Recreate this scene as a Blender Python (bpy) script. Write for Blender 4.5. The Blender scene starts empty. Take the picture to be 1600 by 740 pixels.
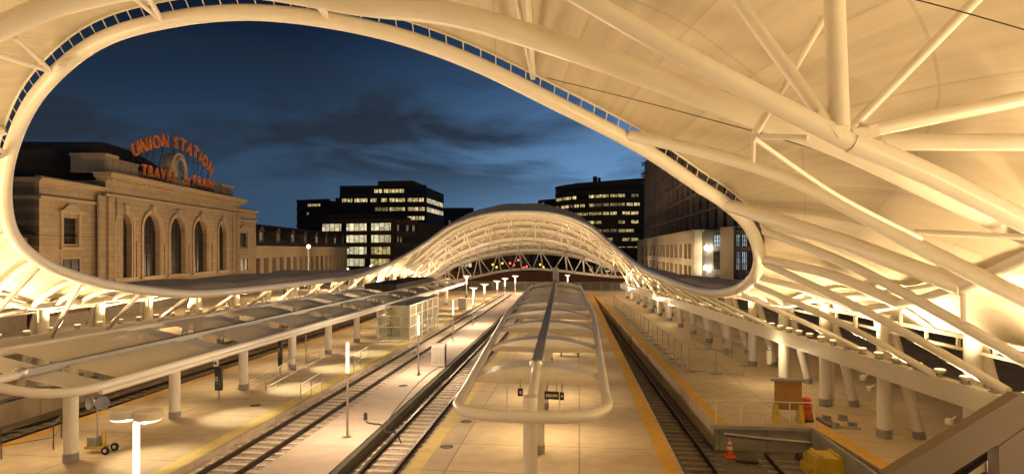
import bpy, math, random
import numpy as np
from mathutils import Vector, Matrix
random.seed(7)
sc = bpy.context.scene
COL = sc.collection
PI = math.pi
# ------------------------------------------------------------------ camera
H = 7.6
TH = math.radians(6.0)
cam_d = bpy.data.cameras.new('camera'); cam = bpy.data.objects.new('camera', cam_d); COL.objects.link(cam)
cam.location = (0, 0, H); cam.rotation_euler = (PI/2, 0, TH)
cam_d.sensor_width = 36; cam_d.lens = 22.5; cam_d.shift_y = 0.0125
cam_d.clip_start = 0.05; cam_d.clip_end = 6000
sc.camera = cam
def V3(*a): return np.array(a, float)
# world points from image pixel coordinates and an assumed depth or height
def P(u, v, d):
    xc = (u-800)/1000.0
    return V3(d*(-math.sin(TH)+xc*math.cos(TH)), d*(math.cos(TH)+xc*math.sin(TH)), H+d*(390-v)/1000.0)
def G(u, v, z=0.0): return P(u, v, (H-z)*1000.0/(v-390))
# ------------------------------------------------------------------ materials
MATS = {}
def mat(name, col, rough=0.7, var=0.12, scale=3.0, bump=0.0, metal=0.0, emit=None, es=0.0, col2=None, detail=6, spec=None, stretch=None):
    m = bpy.data.materials.new(name); m.use_nodes = True; nt = m.node_tree; N = nt.nodes; L = nt.links
    b = N['Principled BSDF']; b.inputs['Roughness'].default_value = rough; b.inputs['Metallic'].default_value = metal
    if spec is not None: b.inputs['Specular IOR Level'].default_value = spec
    tc = N.new('ShaderNodeTexCoord'); mp = N.new('ShaderNodeMapping'); L.new(tc.outputs['Object'], mp.inputs['Vector'])
    if stretch: mp.inputs['Scale'].default_value = stretch
    n = N.new('ShaderNodeTexNoise'); n.inputs['Scale'].default_value = scale; n.inputs['Detail'].default_value = detail
    L.new(mp.outputs[0], n.inputs['Vector'])
    n2 = N.new('ShaderNodeTexNoise'); n2.inputs['Scale'].default_value = scale*0.13; n2.inputs['Detail'].default_value = 4
    L.new(mp.outputs[0], n2.inputs['Vector'])
    ad = N.new('ShaderNodeMath'); ad.operation = 'ADD'; L.new(n.outputs['Fac'], ad.inputs[0]); L.new(n2.outputs['Fac'], ad.inputs[1])
    r = N.new('ShaderNodeMapRange'); r.inputs['From Min'].default_value = 0.65; r.inputs['From Max'].default_value = 1.35
    L.new(ad.outputs[0], r.inputs['Value'])
    mx = N.new('ShaderNodeMix'); mx.data_type = 'RGBA'
    c1 = tuple(c*(1-var) for c in col)+(1,); c2 = (tuple(c*(1+var) for c in col) if col2 is None else tuple(col2))+(1,)
    mx.inputs[6].default_value = c1; mx.inputs[7].default_value = c2
    L.new(r.outputs[0], mx.inputs[0]); L.new(mx.outputs[2], b.inputs['Base Color'])
    if bump:
        bp = N.new('ShaderNodeBump'); bp.inputs['Strength'].default_value = bump; bp.inputs['Distance'].default_value = 0.05
        L.new(n.outputs['Fac'], bp.inputs['Height']); L.new(bp.outputs[0], b.inputs['Normal'])
    if emit is not None:
        b.inputs['Emission Color'].default_value = tuple(emit)+(1,); b.inputs['Emission Strength'].default_value = es
    MATS[name] = m; m['_mx'] = 0
    return m
def grid_lines(m, bw, bh, mortar, dark, axes='XY', offset=0.5, bump=0.3):
    """multiply joints of a coursed pattern into the base colour"""
    nt = m.node_tree; N = nt.nodes; L = nt.links; b = N['Principled BSDF']
    src = b.inputs['Base Color'].links[0].from_socket
    tc = N.new('ShaderNodeTexCoord'); sp = N.new('ShaderNodeSeparateXYZ'); cb = N.new('ShaderNodeCombineXYZ')
    L.new(tc.outputs['Object'], sp.inputs[0])
    L.new(sp.outputs[axes[0]], cb.inputs['X']); L.new(sp.outputs[axes[1]], cb.inputs['Y'])
    br = N.new('ShaderNodeTexBrick'); br.offset = offset
    br.inputs['Scale'].default_value = 1.0; br.inputs['Brick Width'].default_value = bw; br.inputs['Row Height'].default_value = bh
    br.inputs['Mortar Size'].default_value = mortar; br.inputs['Mortar Smooth'].default_value = 0.2
    br.inputs['Color1'].default_value = (1, 1, 1, 1); br.inputs['Color2'].default_value = (.82, .82, .82, 1); br.inputs['Mortar'].default_value = (dark, dark, dark, 1)
    L.new(cb.outputs[0], br.inputs['Vector'])
    mx = N.new('ShaderNodeMix'); mx.data_type = 'RGBA'; mx.blend_type = 'MULTIPLY'; mx.inputs[0].default_value = 1.0
    L.new(src, mx.inputs[6]); L.new(br.outputs['Color'], mx.inputs[7]); L.new(mx.outputs[2], b.inputs['Base Color'])
    return m
def lit_mat(name, col, strength, sc_=(1.2, 1.2, 1.2), lo=0.25, bay=1.5):
    m = bpy.data.materials.new(name); m.use_nodes = True; nt = m.node_tree; N = nt.nodes; L = nt.links
    b = N['Principled BSDF']; b.inputs['Base Color'].default_value = (.03, .025, .02, 1); b.inputs['Roughness'].default_value = .3
    def math_(op, a, v=None, c=None):
        n = N.new('ShaderNodeMath'); n.operation = op; L.new(a, n.inputs[0])
        if v is not None:
            if hasattr(v, 'is_linked'): L.new(v, n.inputs[1])
            else: n.inputs[1].default_value = v
        return n.outputs[0]
    tc = N.new('ShaderNodeTexCoord'); mp = N.new('ShaderNodeMapping'); mp.inputs['Scale'].default_value = sc_; L.new(tc.outputs['Object'], mp.inputs[0])
    n = N.new('ShaderNodeTexNoise'); n.inputs['Scale'].default_value = 1.0; n.inputs['Detail'].default_value = 5; n.inputs['Roughness'].default_value = .75; L.new(mp.outputs[0], n.inputs[0])
    r = N.new('ShaderNodeMapRange'); r.inputs['From Min'].default_value = .38; r.inputs['From Max'].default_value = .62
    r.inputs['To Min'].default_value = lo*strength; r.inputs['To Max'].default_value = strength
    L.new(n.outputs['Fac'], r.inputs['Value'])
    sp = N.new('ShaderNodeSeparateXYZ'); L.new(tc.outputs['Object'], sp.inputs[0])
    x = math_('DIVIDE', math_('ADD', sp.outputs['X'], sp.outputs['Y']), bay); fr = math_('FRACT', x); fl = math_('FLOOR', x)
    wn = N.new('ShaderNodeTexWhiteNoise'); wn.noise_dimensions = '2D'; cb = N.new('ShaderNodeCombineXYZ'); L.new(fl, cb.inputs[0]); L.new(math_('FLOOR', math_('DIVIDE', sp.outputs['Z'], 3.0)), cb.inputs[1]); L.new(cb.outputs[0], wn.inputs['Vector'])
    vr = N.new('ShaderNodeMapRange'); vr.inputs['To Min'].default_value = .45; vr.inputs['To Max'].default_value = 1.1; L.new(wn.outputs['Value'], vr.inputs['Value'])
    mul = math_('MULTIPLY', math_('GREATER_THAN', fr, .13), vr.outputs[0]); tot = math_('MULTIPLY', mul, r.outputs[0])
    L.new(tot, b.inputs['Emission Strength'])
    b.inputs['Emission Color'].default_value = tuple(col)+(1,)
    MATS[name] = m; return m
M = MATS
mat('fabric', (.68, .60, .46), .6, .05, .5, stretch=(1, .25, 1))
mat('white_steel', (.85, .80, .70), .33, .05, 1.2)
mat('grey_steel', (.30, .29, .27), .45, .1, 4, metal=.3)
mat('dark_steel', (.05, .048, .045), .5, .2, 5)
mat('galv', (.45, .44, .42), .35, .1, 8, metal=.7)
grid_lines(mat('deck', (.54, .43, .29), .75, .2, 1.4, bump=.08), 4.6, 3.1, .03, .5, 'XY', 0)
grid_lines(mat('deck_pale', (.64, .52, .42), .75, .14, 1.2, bump=.08), 30, 4.0, .03, .6, 'XY', 0)
mat('yellow', (.62, .36, .05), .7, .2, 2.5, bump=.15)
mat('tactile_pale', (.62, .48, .17), .7, .2, 2.0, bump=.15)
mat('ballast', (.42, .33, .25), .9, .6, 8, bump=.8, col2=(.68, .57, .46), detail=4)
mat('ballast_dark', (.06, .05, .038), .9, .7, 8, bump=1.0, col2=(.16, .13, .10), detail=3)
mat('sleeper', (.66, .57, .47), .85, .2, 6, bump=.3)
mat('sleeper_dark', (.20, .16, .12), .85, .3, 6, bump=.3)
mat('rail', (.055, .034, .022), .45, .3, 6, metal=.5)
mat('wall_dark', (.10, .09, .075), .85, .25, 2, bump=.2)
grid_lines(mat('wall_conc', (.30, .27, .22), .85, .25, 1.5, bump=.2), 2.0, 3.0, .02, .5, 'XZ', 0)
mat('dirt_shade', (.06, .055, .05), .9, .3, .3, bump=.3)
mat('asphalt', (.05, .048, .046), .8, .2, 1)
grid_lines(mat('stone', (.33, .245, .15), .85, .14, 1.2, bump=.1), 1.5, .62, .03, .62, 'XZ')
mat('stone_plain', (.36, .27, .165), .85, .12, 1.5, bump=.1)
mat('stone_dark', (.22, .18, .135), .85, .2, 2, bump=.1)
mat('roof_dark', (.035, .026, .020), .85, .3, 1.2, bump=.15)
grid_lines(mat('brick_red', (.20, .085, .045), .85, .2, 3, bump=.1), .5, .16, .02, .6, 'XZ')
mat('glass_dark', (.022, .016, .011), .35, .3, 2, spec=.2)
mat('frame_dark', (.03, .028, .025), .5, .1, 3)
mat('facade_dark', (.075, .048, .030), .8, .25, .5, spec=.15)
mat('roof_skin', (.80, .63, .46), .7, .2, .8)
mat('facade_mid', (.15, .115, .085), .7, .2, .6)
mat('raw_concrete', (.42, .34, .26), .85, .25, .8)
mat('back_dark', (.10, .08, .06), .8, .3, .6)
mat('cream_wall', (.46, .38, .27), .85, .08, 1, bump=.05)
mat('grey_wall', (.13, .12, .11), .8, .12, 1)
mat('sign_orange', (.42, .12, .02), .5, .15, 3, emit=(1.0, .22, .02), es=.06)
mat('plywood', (.33, .17, .045), .7, .3, 3, stretch=(1, 1, 6))
mat('orange', (.75, .10, .02), .5, .1, 4)
mat('white_band', (.75, .72, .66), .5, .05, 4)
mat('yellow_paint', (.55, .38, .02), .5, .25, 4)
mat('brown_panel', (.165, .115, .075), .55, .12, 1.6)
mat('black', (.012, .011, .010), .5, .2, 4)
mat('cloth_dark', (.02, .018, .018), .85, .2, 8)
mat('skin', (.42, .25, .17), .6, .1, 8)
mat('cloth_blue', (.03, .035, .05), .85, .2, 8)
mat('cabinet', (.60, .55, .47), .5, .06, 3)
mat('crete_cap', (.40, .35, .28), .8, .15, 2)
mat('manhole', (.10, .085, .065), .7, .3, 12, bump=.5)
mat('leaf', (.05, .055, .018), .8, .4, 2, col2=(.10, .085, .025))
mat('bark', (.06, .045, .03), .9, .3, 6)
mat('clock_face', (.10, .11, .12), .3, .1, 4)
mat('stone_lamp', (.6, .5, .4), .5, emit=(1, .75, .45), es=6)
mat('flood_lens', (.8, .7, .5), .4, emit=(1, .72, .36), es=2.2)
mat('lamp_hot', (.8, .7, .5), .4, emit=(1, .85, .6), es=60)
mat('red_light', (.3, .01, .01), .4, emit=(1, .05, .06), es=7)
mat('amber_light', (.3, .2, .01), .4, emit=(1, .5, .06), es=5)
mat('white_ring', (.90, .85, .75), .30, .04, 2)
lit_mat('win_warm', (1, .76, .33), 1.35, (.9, .9, .9), .15)
lit_mat('win_yellow', (1, .78, .30), .85, (.7, .7, .9), .1)
lit_mat('win_white', (1, .86, .52), 1.35, (.6, .6, 2.2), .3, 1.9)
lit_mat('win_dim', (1, .75, .35), .36, (.8, .8, .8), .0)
lit_mat('win_cool', (.75, .9, 1), .8, (.9, .9, .3), .3)
# clear glass / wire screen
def glass_mat(name, col, fac, rough=.08):
    m = bpy.data.materials.new(name); m.use_nodes = True; nt = m.node_tree; N = nt.nodes; L = nt.links
    b = N['Principled BSDF']; b.inputs['Base Color'].default_value = tuple(col)+(1,); b.inputs['Roughness'].default_value = rough
    t = N.new('ShaderNodeBsdfTransparent'); mx = N.new('ShaderNodeMixShader'); mx.inputs[0].default_value = fac
    L.new(t.outputs[0], mx.inputs[1]); L.new(b.outputs[0], mx.inputs[2]); L.new(mx.outputs[0], N['Material Output'].inputs['Surface'])
    MATS[name] = m
def frosted(name, col, es, fac):
    m = bpy.data.materials.new(name); m.use_nodes = True; nt = m.node_tree; N = nt.nodes; L = nt.links
    b = N.new('ShaderNodeEmission'); b.inputs['Color'].default_value = tuple(col)+(1,); b.inputs['Strength'].default_value = es; N.remove(N['Principled BSDF'])
    t = N.new('ShaderNodeBsdfTransparent'); mx = N.new('ShaderNodeMixShader'); mx.inputs[0].default_value = fac
    L.new(t.outputs[0], mx.inputs[1]); L.new(b.outputs[0], mx.inputs[2]); L.new(mx.outputs[0], N['Material Output'].inputs['Surface']); MATS[name] = m
frosted('tube_lit', (1, .80, .52), 2.6, .5)
glass_mat('glass', (.55, .55, .42), .30)
glass_mat('glass_roof', (.90, .80, .63), .80, .6)
glass_mat('wire', (.30, .26, .20), .30, .5)
# lacquered fabric: long welded seams
def seam_fabric():
    m = M['fabric']; nt = m.node_tree; N = nt.nodes; L = nt.links; b = N['Principled BSDF']
    bp = N.new('ShaderNodeBump'); bp.inputs['Strength'].default_value = .25; bp.inputs['Distance'].default_value = .15
    tc = N.new('ShaderNodeTexCoord'); n = N.new('ShaderNodeTexNoise'); n.inputs['Scale'].default_value = .35; n.inputs['Detail'].default_value = 3
    L.new(tc.outputs['Object'], n.inputs[0]); L.new(n.outputs['Fac'], bp.inputs['Height']); L.new(bp.outputs[0], b.inputs['Normal'])
    def math_(op, a, v):
        k = N.new('ShaderNodeMath'); k.operation = op; L.new(a, k.inputs[0])
        if hasattr(v, 'is_linked'): L.new(v, k.inputs[1])
        else: k.inputs[1].default_value = v
        return k.outputs[0]
    sp = N.new('ShaderNodeSeparateXYZ'); L.new(tc.outputs['UV'], sp.inputs[0])
    ln = math_('MAXIMUM', math_('LESS_THAN', math_('FRACT', math_('MULTIPLY', sp.outputs['X'], 1.5), 0), .022), math_('LESS_THAN', math_('FRACT', math_('MULTIPLY', sp.outputs['Y'], 7), 0), .02))
    # soft creases running with the pull of the cloth
    mp = N.new('ShaderNodeMapping'); mp.inputs['Scale'].default_value = (9, 1.6, 1); L.new(tc.outputs['UV'], mp.inputs[0])
    n2 = N.new('ShaderNodeTexNoise'); n2.inputs['Scale'].default_value = 1; n2.inputs['Detail'].default_value = 5; L.new(mp.outputs[0], n2.inputs[0])
    b2 = N.new('ShaderNodeBump'); b2.inputs['Strength'].default_value = .35; b2.inputs['Distance'].default_value = .12; L.new(n2.outputs['Fac'], b2.inputs['Height']); L.new(bp.outputs[0], b2.inputs['Normal']); L.new(b2.outputs[0], b.inputs['Normal'])
    src = b.inputs['Base Color'].links[0].from_socket
    dirt_shade = N.new('ShaderNodeMapRange'); dirt_shade.inputs[1].default_value = .35; dirt_shade.inputs[2].default_value = .7; dirt_shade.inputs[3].default_value = 1.0; dirt_shade.inputs[4].default_value = .84; L.new(n2.outputs['Fac'], dirt_shade.inputs[0])  # crease shading put into the cloth colour, from the same noise as the bump
    sh = math_('SUBTRACT', dirt_shade.outputs[0], math_('MULTIPLY', ln, .14))
    mx = N.new('ShaderNodeMix'); mx.data_type = 'RGBA'; mx.blend_type = 'MULTIPLY'; mx.inputs[0].default_value = 1
    L.new(src, mx.inputs[6]); L.new(sh, mx.inputs[7]); L.new(mx.outputs[2], b.inputs['Base Color'])
seam_fabric()
# ------------------------------------------------------------------ mesh helpers
ORG = {}
def smooth_mesh(me):
    me.polygons.foreach_set('use_smooth', [True]*len(me.polygons))
class MB:
    def __init__(s, T=None): s.v = []; s.f = []; s.T = T
    def add(s, vs, fs):
        o = len(s.v)
        for p in vs:
            p = V3(*p); s.v.append(s.T(p) if s.T else p)
        for f in fs: s.f.append(tuple(i+o for i in f))
        return s
    def box(s, x0, x1, y0, y1, z0, z1):
        vs = [(x, y, z) for z in (z0, z1) for y in (y0, y1) for x in (x0, x1)]
        return s.add(vs, [(0, 2, 3, 1), (4, 5, 7, 6), (0, 1, 5, 4), (2, 6, 7, 3), (0, 4, 6, 2), (1, 3, 7, 5)])
    def beam(s, a, b, w, h, up=(0, 0, 1)):
        a = V3(*a); b = V3(*b); d = b-a; d = d/np.linalg.norm(d); r = np.cross(d, V3(*up)); r /= np.linalg.norm(r); u = np.cross(r, d)
        vs = [p+r*i*w/2+u*j*h/2 for p in (a, b) for j in (-1, 1) for i in (-1, 1)]
        return s.add(vs, [(0, 1, 3, 2), (4, 6, 7, 5), (0, 4, 5, 1), (2, 3, 7, 6), (0, 2, 6, 4), (1, 5, 7, 3)])
    def tube(s, pts, r, n=12, closed=False, cap=True):
        pts = [V3(*p) for p in pts]; k = len(pts); rs = [r]*k if np.isscalar(r) else list(r)
        T = []
        for i in range(k):
            a = pts[(i-1) % k] if (closed or i > 0) else pts[i]; b = pts[(i+1) % k] if (closed or i < k-1) else pts[i]
            t = b-a; T.append(t/(np.linalg.norm(t)+1e-9))
        ref = V3(0, 0, 1) if abs(T[0][2]) < .9 else V3(1, 0, 0)
        u = np.cross(T[0], ref); u /= np.linalg.norm(u)
        vs = []
        for i in range(k):
            u = u-T[i]*np.dot(u, T[i]); u /= np.linalg.norm(u); w = np.cross(T[i], u)
            for j in range(n):
                a = 2*PI*j/n; vs.append(pts[i]+rs[i]*(math.cos(a)*u+math.sin(a)*w))
        fs = []
        for i in range(k if closed else k-1):
            for j in range(n):
                i2 = (i+1) % k; fs.append((i*n+j, i*n+(j+1) % n, i2*n+(j+1) % n, i2*n+j))
        if cap and not closed:
            fs.append(tuple(reversed(range(n)))); fs.append(tuple(range((k-1)*n, k*n)))
        return s.add(vs, fs)
    def lathe(s, c, prof, n=20):
        c = V3(*c); vs = []
        for r, z in prof:
            for j in range(n): vs.append(c+V3(r*math.cos(2*PI*j/n), r*math.sin(2*PI*j/n), z))
        fs = [(i*n+j, i*n+(j+1) % n, (i+1)*n+(j+1) % n, (i+1)*n+j) for i in range(len(prof)-1) for j in range(n)]
        fs.append(tuple(reversed(range(n)))); fs.append(tuple(range((len(prof)-1)*n, len(prof)*n)))
        return s.add(vs, fs)
    def prism(s, poly, vec):
        n = len(poly); poly = [V3(*p) for p in poly]; vec = V3(*vec)
        return s.add(poly+[p+vec for p in poly], [tuple(reversed(range(n))), tuple(range(n, 2*n))]+[(i, (i+1) % n, n+(i+1) % n, n+i) for i in range(n)])
    def grid(s, A):
        a, b = A.shape[:2]
        return s.add(A.reshape(-1, 3), [(i*b+j, (i+1)*b+j, (i+1)*b+j+1, i*b+j+1) for i in range(a-1) for j in range(b-1)])
    def build(s, name, m, parent=None, smooth=False, local=False, origin=None):
        me = bpy.data.meshes.new(name)
        vs = np.array(s.v) if s.v else np.zeros((0, 3))
        org = V3(0, 0, 0)
        if parent is not None and not local: org = ORG.get(parent.name, V3(0, 0, 0))
        if parent is None:
            org = V3(*origin) if origin is not None else V3((vs[:, 0].min()+vs[:, 0].max())/2, (vs[:, 1].min()+vs[:, 1].max())/2, vs[:, 2].min())
        me.from_pydata([tuple(p) for p in vs-org], [], s.f); me.materials.append(M[m] if isinstance(m, str) else m)
        o = bpy.data.objects.new(name, me); COL.objects.link(o)
        if smooth:
            smooth_mesh(me)
            try: me.set_sharp_from_angle(angle=math.radians(40))
            except Exception: pass
        if parent is not None: o.parent = parent; ORG[o.name] = org
        else: o.location = org; ORG[o.name] = org
        return o
def tag(o, label, cat, group=None, kind=None):
    if label: o['label'] = label
    if cat: o['category'] = cat
    if group: o['group'] = group
    if kind: o['kind'] = kind
    return o
def thing(name, loc, label, cat, group=None, rz=0):
    o = bpy.data.objects.new(name, None); COL.objects.link(o); o.location = loc; o.rotation_euler = (0, 0, rz); o.empty_display_size = .2
    ORG[o.name] = V3(*loc); return tag(o, label, cat, group)
def copy_tree(o, parent=None):
    c = o.copy(); COL.objects.link(c)
    if parent is not None: c.parent = parent
    for ch in list(o.children): copy_tree(ch, c)
    return c
def struct(o): o['kind'] = 'structure'; return o
def light(name, kind, loc, energy, col, rad=.1, aim=None, spot=None, blend=.6):
    l = bpy.data.lights.new(name, kind); l.energy = energy; l.color = col
    if kind != 'SUN': l.shadow_soft_size = rad
    o = bpy.data.objects.new(name, l); COL.objects.link(o); o.location = loc
    if spot: l.spot_size = math.radians(spot); l.spot_blend = blend
    if aim is not None:
        d = Vector(tuple(V3(*aim)-V3(*loc))); o.rotation_euler = d.to_track_quat('-Z', 'Y').to_euler()
    return o
def catmull(keys, n, closed=False):
    K = [np.array(k, float) for k in keys]; k = len(K); out = []
    for i in range(k if closed else k-1):
        if closed: p0, p1, p2, p3 = K[i-1], K[i], K[(i+1) % k], K[(i+2) % k]
        else: p0, p1, p2, p3 = K[max(i-1, 0)], K[i], K[i+1], K[min(i+2, k-1)]
        for j in range(n):
            t = j/n; out.append(.5*(2*p1+(p2-p0)*t+(2*p0-5*p1+4*p2-p3)*t*t+(3*p1-p0-3*p2+p3)*t**3))
    if not closed: out.append(K[-1])
    return np.array(out)
def arcpts(keys, n=8): return list(catmull(keys, n))
WARM = (1.0, .70, .355); PINK = (1.0, .73, .47); GOLD = (1.0, .62, .22)
# ------------------------------------------------------------------ world: dusk sky
w = bpy.data.worlds.new('World'); sc.world = w; w.use_nodes = True
def build_world():
    nt = w.node_tree; N = nt.nodes; L = nt.links; bg = N['Background']
    tc = N.new('ShaderNodeTexCoord'); sp = N.new('ShaderNodeSeparateXYZ'); L.new(tc.outputs['Generated'], sp.inputs[0])
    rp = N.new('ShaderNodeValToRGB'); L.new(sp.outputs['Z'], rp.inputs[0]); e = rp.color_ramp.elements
    e[0].position = 0.0; e[0].color = (.165, .325, .56, 1)
    e[1].position = .42; e[1].color = (.013, .027, .056, 1)
    for p, c in ((.08, (.150, .305, .535, 1)), (.135, (.125, .265, .48, 1)), (.22, (.066, .145, .285, 1)), (.31, (.026, .060, .135, 1))):
        x = e.new(p); x.color = c
    x = e.new(.52); x.color = (.035, .034, .036, 1); x = e.new(.75); x.color = (.10, .078, .06, 1)  # warm zenith above the view, added to light roof tops and columns
    # brighter toward the afterglow ahead, darker to the west
    mr0 = N.new('ShaderNodeMapRange'); L.new(sp.outputs['X'], mr0.inputs[0]); mr0.inputs[1].default_value = -.7; mr0.inputs[2].default_value = .3
    mr = N.new('ShaderNodeValToRGB'); L.new(mr0.outputs[0], mr.inputs[0]); f = mr.color_ramp.elements
    f[0].position = 0; f[0].color = (.20, .20, .20, 1); f[1].position = 1; f[1].color = (1.15, 1.15, 1.15, 1)
    for p, c in ((.3, .26), (.5, .54), (.7, .96)):
        x = f.new(p); x.color = (c, c, c, 1)
    m1 = N.new('ShaderNodeMix'); m1.data_type = 'RGBA'; m1.blend_type = 'MULTIPLY'; m1.inputs[0].default_value = 1
    L.new(rp.outputs[0], m1.inputs[6]); L.new(mr.outputs[0], m1.inputs[7])
    # clouds
    mp = N.new('ShaderNodeMapping'); mp.inputs['Scale'].default_value = (2.6, 2.6, 9.0); mp.inputs['Location'].default_value = (.35, .2, .55)
    L.new(tc.outputs['Generated'], mp.inputs[0])
    n = N.new('ShaderNodeTexNoise'); n.inputs['Scale'].default_value = 1.25; n.inputs['Detail'].default_value = 7; n.inputs['Roughness'].default_value = .55; n.inputs['Distortion'].default_value = .5
    L.new(mp.outputs[0], n.inputs[0])
    cr = N.new('ShaderNodeMapRange'); cr.inputs[1].default_value = .45; cr.inputs[2].default_value = .58; L.new(n.outputs['Fac'], cr.inputs[0])
    # cloud bank sits between about 5 and 18 degrees
    br = N.new('ShaderNodeValToRGB'); L.new(sp.outputs['Z'], br.inputs[0]); q = br.color_ramp.elements
    q[0].position = .05; q[0].color = (0, 0, 0, 1); q[1].position = .30; q[1].color = (.0, .0, .0, 1)
    x = q.new(.13); x.color = (.8, .8, .8, 1); x = q.new(.20); x.color = (.95, .95, .95, 1)
    mm = N.new('ShaderNodeMath'); mm.operation = 'MULTIPLY'; L.new(cr.outputs[0], mm.inputs[0]); L.new(br.outputs[0], mm.inputs[1])
    m2 = N.new('ShaderNodeMix'); m2.data_type = 'RGBA'; m2.inputs[7].default_value = (.020, .027, .040, 1)
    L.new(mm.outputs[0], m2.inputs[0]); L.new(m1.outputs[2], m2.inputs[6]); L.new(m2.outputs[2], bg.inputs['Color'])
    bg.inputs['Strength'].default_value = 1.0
build_world()
# ------------------------------------------------------------------ ground, platforms, track beds (setting)
def lin(a, b):
    """straight edge on plan through two ground points; returns x(y)"""
    a = G(*a); b = G(*b); k = (b[0]-a[0])/(b[1]-a[1]); return lambda y: a[0]+k*(y-a[1])
YN, YF = 1.0, 113.0
def strip(name, fl, fr, y0, y1, z0, z1, m, n=1):
    mb = MB()
    poly = [(fl(y0), y0, z0), (fr(y0), y0, z0), (fr(y1), y1, z0), (fl(y1), y1, z0)]
    mb.prism(poly, (0, 0, z1-z0)); return mb.build(name, m, origin=(0, 0, 0))
def sheet(name, poly, z, m):
    return MB().add([(x, y, z) for x, y in poly], [tuple(range(len(poly)))]).build(name, m, origin=(0, 0, 0))
c_ = lambda x: (lambda y: x)
struct(sheet('ground', [(-3000, -400), (3000, -400), (3000, 5000), (-3000, 5000)], -1.4, 'dirt_shade'))
pl_l = lambda y: -22.5
pl_r = lambda y: -13.75
pk_l = lambda y: -10.95+.002*(y-25)
pk_r = lambda y: -8.5-.0075*(y-22)
ct_l = lambda y: -6.05
ct_r = lambda y: 3.55-.0145*(y-23)
rt_l = lambda y: 5.9-.0445*(y-29)
struct(strip('plaza_deck', c_(-160), c_(-28.3), -20, 113, -1.4, 0, 'deck'))
struct(strip('platform_west', pl_l, pl_r, YN, YF, -1.4, 0, 'deck'))
struct(strip('platform_walkway', pk_l, pk_r, YN, YF, -1.4, 0, 'deck_pale'))
struct(strip('platform_island', ct_l, ct_r, YN, YF, -1.4, 0, 'deck'))
struct(strip('platform_east', rt_l, c_(60), 28.9, YF, -1.4, 0, 'deck'))
rt2 = lambda y: 10.55-.09*(y-22)
struct(strip('platform_east_lower', rt2, c_(60), YN, 28.9, -1.4, 0, 'deck'))
struct(strip('concourse', c_(-160), c_(60), YF, 119, -1.4, 0, 'deck_pale'))
struct(sheet('road', [(-600, 119), (600, 119), (600, 1200), (-600, 1200)], -.4, 'asphalt'))
# yellow tactile strips (painted/inset sheets 4 mm proud)
def stripe(name, f, o0, o1, y0, y1, m, z=.004):
    return struct(sheet(name, [(f(y0)+o0, y0), (f(y0)+o1, y0), (f(y1)+o1, y1), (f(y1)+o0, y1)], z, m))
stripe('tactile_strip', pl_l, .12, .62, YN, YF, 'yellow')
stripe('tactile_strip', pl_r, -.75, -.15, YN, YF, 'tactile_pale')
stripe('tactile_strip', ct_l, .10, .62, YN, YF, 'tactile_pale')
stripe('tactile_strip', ct_r, -.66, -.08, YN, YF, 'yellow')
stripe('tactile_strip', rt_l, .06, .58, 28.9, YF, 'yellow')
stripe('tactile_strip', rt2, .06, .62, YN, 28.8, 'yellow')
# beds
struct(strip('track_bed', c_(-28.3), c_(-22.5), YN, YF, -1.39, -1.10, 'ballast_dark'))
struct(strip('track_bed', pl_r, pk_l, YN, YF, -1.39, -.22, 'ballast'))
struct(strip('track_bed', pk_r, ct_l, YN, YF, -1.39, -.5, 'ballast'))
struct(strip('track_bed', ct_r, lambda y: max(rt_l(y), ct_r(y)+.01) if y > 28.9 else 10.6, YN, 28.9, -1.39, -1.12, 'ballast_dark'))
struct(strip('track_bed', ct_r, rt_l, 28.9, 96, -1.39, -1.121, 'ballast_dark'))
# ------------------------------------------------------------------ tracks
def track(xc, z, y0, y1, gauge, label, n_ind, dark=False, width=2.2, dz=.66):
    t = thing('railway_track', (xc(y0), y0, z), label, 'railway track')
    for s in (-1, 1):
        mb = MB()
        for yy0, yy1 in ((y0, y1),):
            a = V3(xc(yy0)+s*gauge/2, yy0, 0); b = V3(xc(yy1)+s*gauge/2, yy1, 0)
            mb.beam(a+V3(0, 0, z+.175), b+V3(0, 0, z+.175), .09, .05); mb.beam(a+V3(0, 0, z+.115), b+V3(0, 0, z+.115), .025, .11); mb.beam(a+V3(0, 0, z+.05), b+V3(0, 0, z+.05), .14, .022)
        mb.build('rail', 'rail', t)
    sl = MB().box(-width/2, width/2, -.12, .12, -.08, .032)
    o = None; k = 0; y = y0+.2; rest = MB()
    while y < y1:
        if k < n_ind:
            if o is None:
                o = sl.build('sleeper', 'sleeper_dark' if dark else 'sleeper', t, local=True)
            else:
                o2 = o.copy(); COL.objects.link(o2); o2.parent = t; o = o2
            o.location = (xc(y)-xc(y0)+random.uniform(-.02, .02), y-y0, random.uniform(-.006, .006)); o.rotation_euler = (0, 0, random.uniform(-.012, .012))
        else:
            rest.box(xc(y)-width/2, xc(y)+width/2, y-.12, y+.12, z-.08, z+.03)
        y += dz; k += 1
    if rest.v:
        r = rest.build('far_sleepers', 'sleeper_dark' if dark else 'sleeper', t); r['kind'] = 'stuff'
    return t
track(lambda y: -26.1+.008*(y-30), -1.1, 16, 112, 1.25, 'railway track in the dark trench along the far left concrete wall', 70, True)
track(lambda y: -12.35, -.22, 16, 112, 1.3, 'railway track in tan ballast between the left platform and the pale walkway', 90)
track(lambda y: -7.2-.0085*(y-20), -.5, 14, 112, 1.22, 'railway track between the pale walkway and the middle canopy platform', 100, width=1.95)
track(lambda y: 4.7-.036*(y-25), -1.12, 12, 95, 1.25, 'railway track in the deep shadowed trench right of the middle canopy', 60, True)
track(lambda y: 8.45, -1.12, 10, 28.0, 1.25, 'short stub railway track ending at the concrete wall with railing', 40, True)
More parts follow.
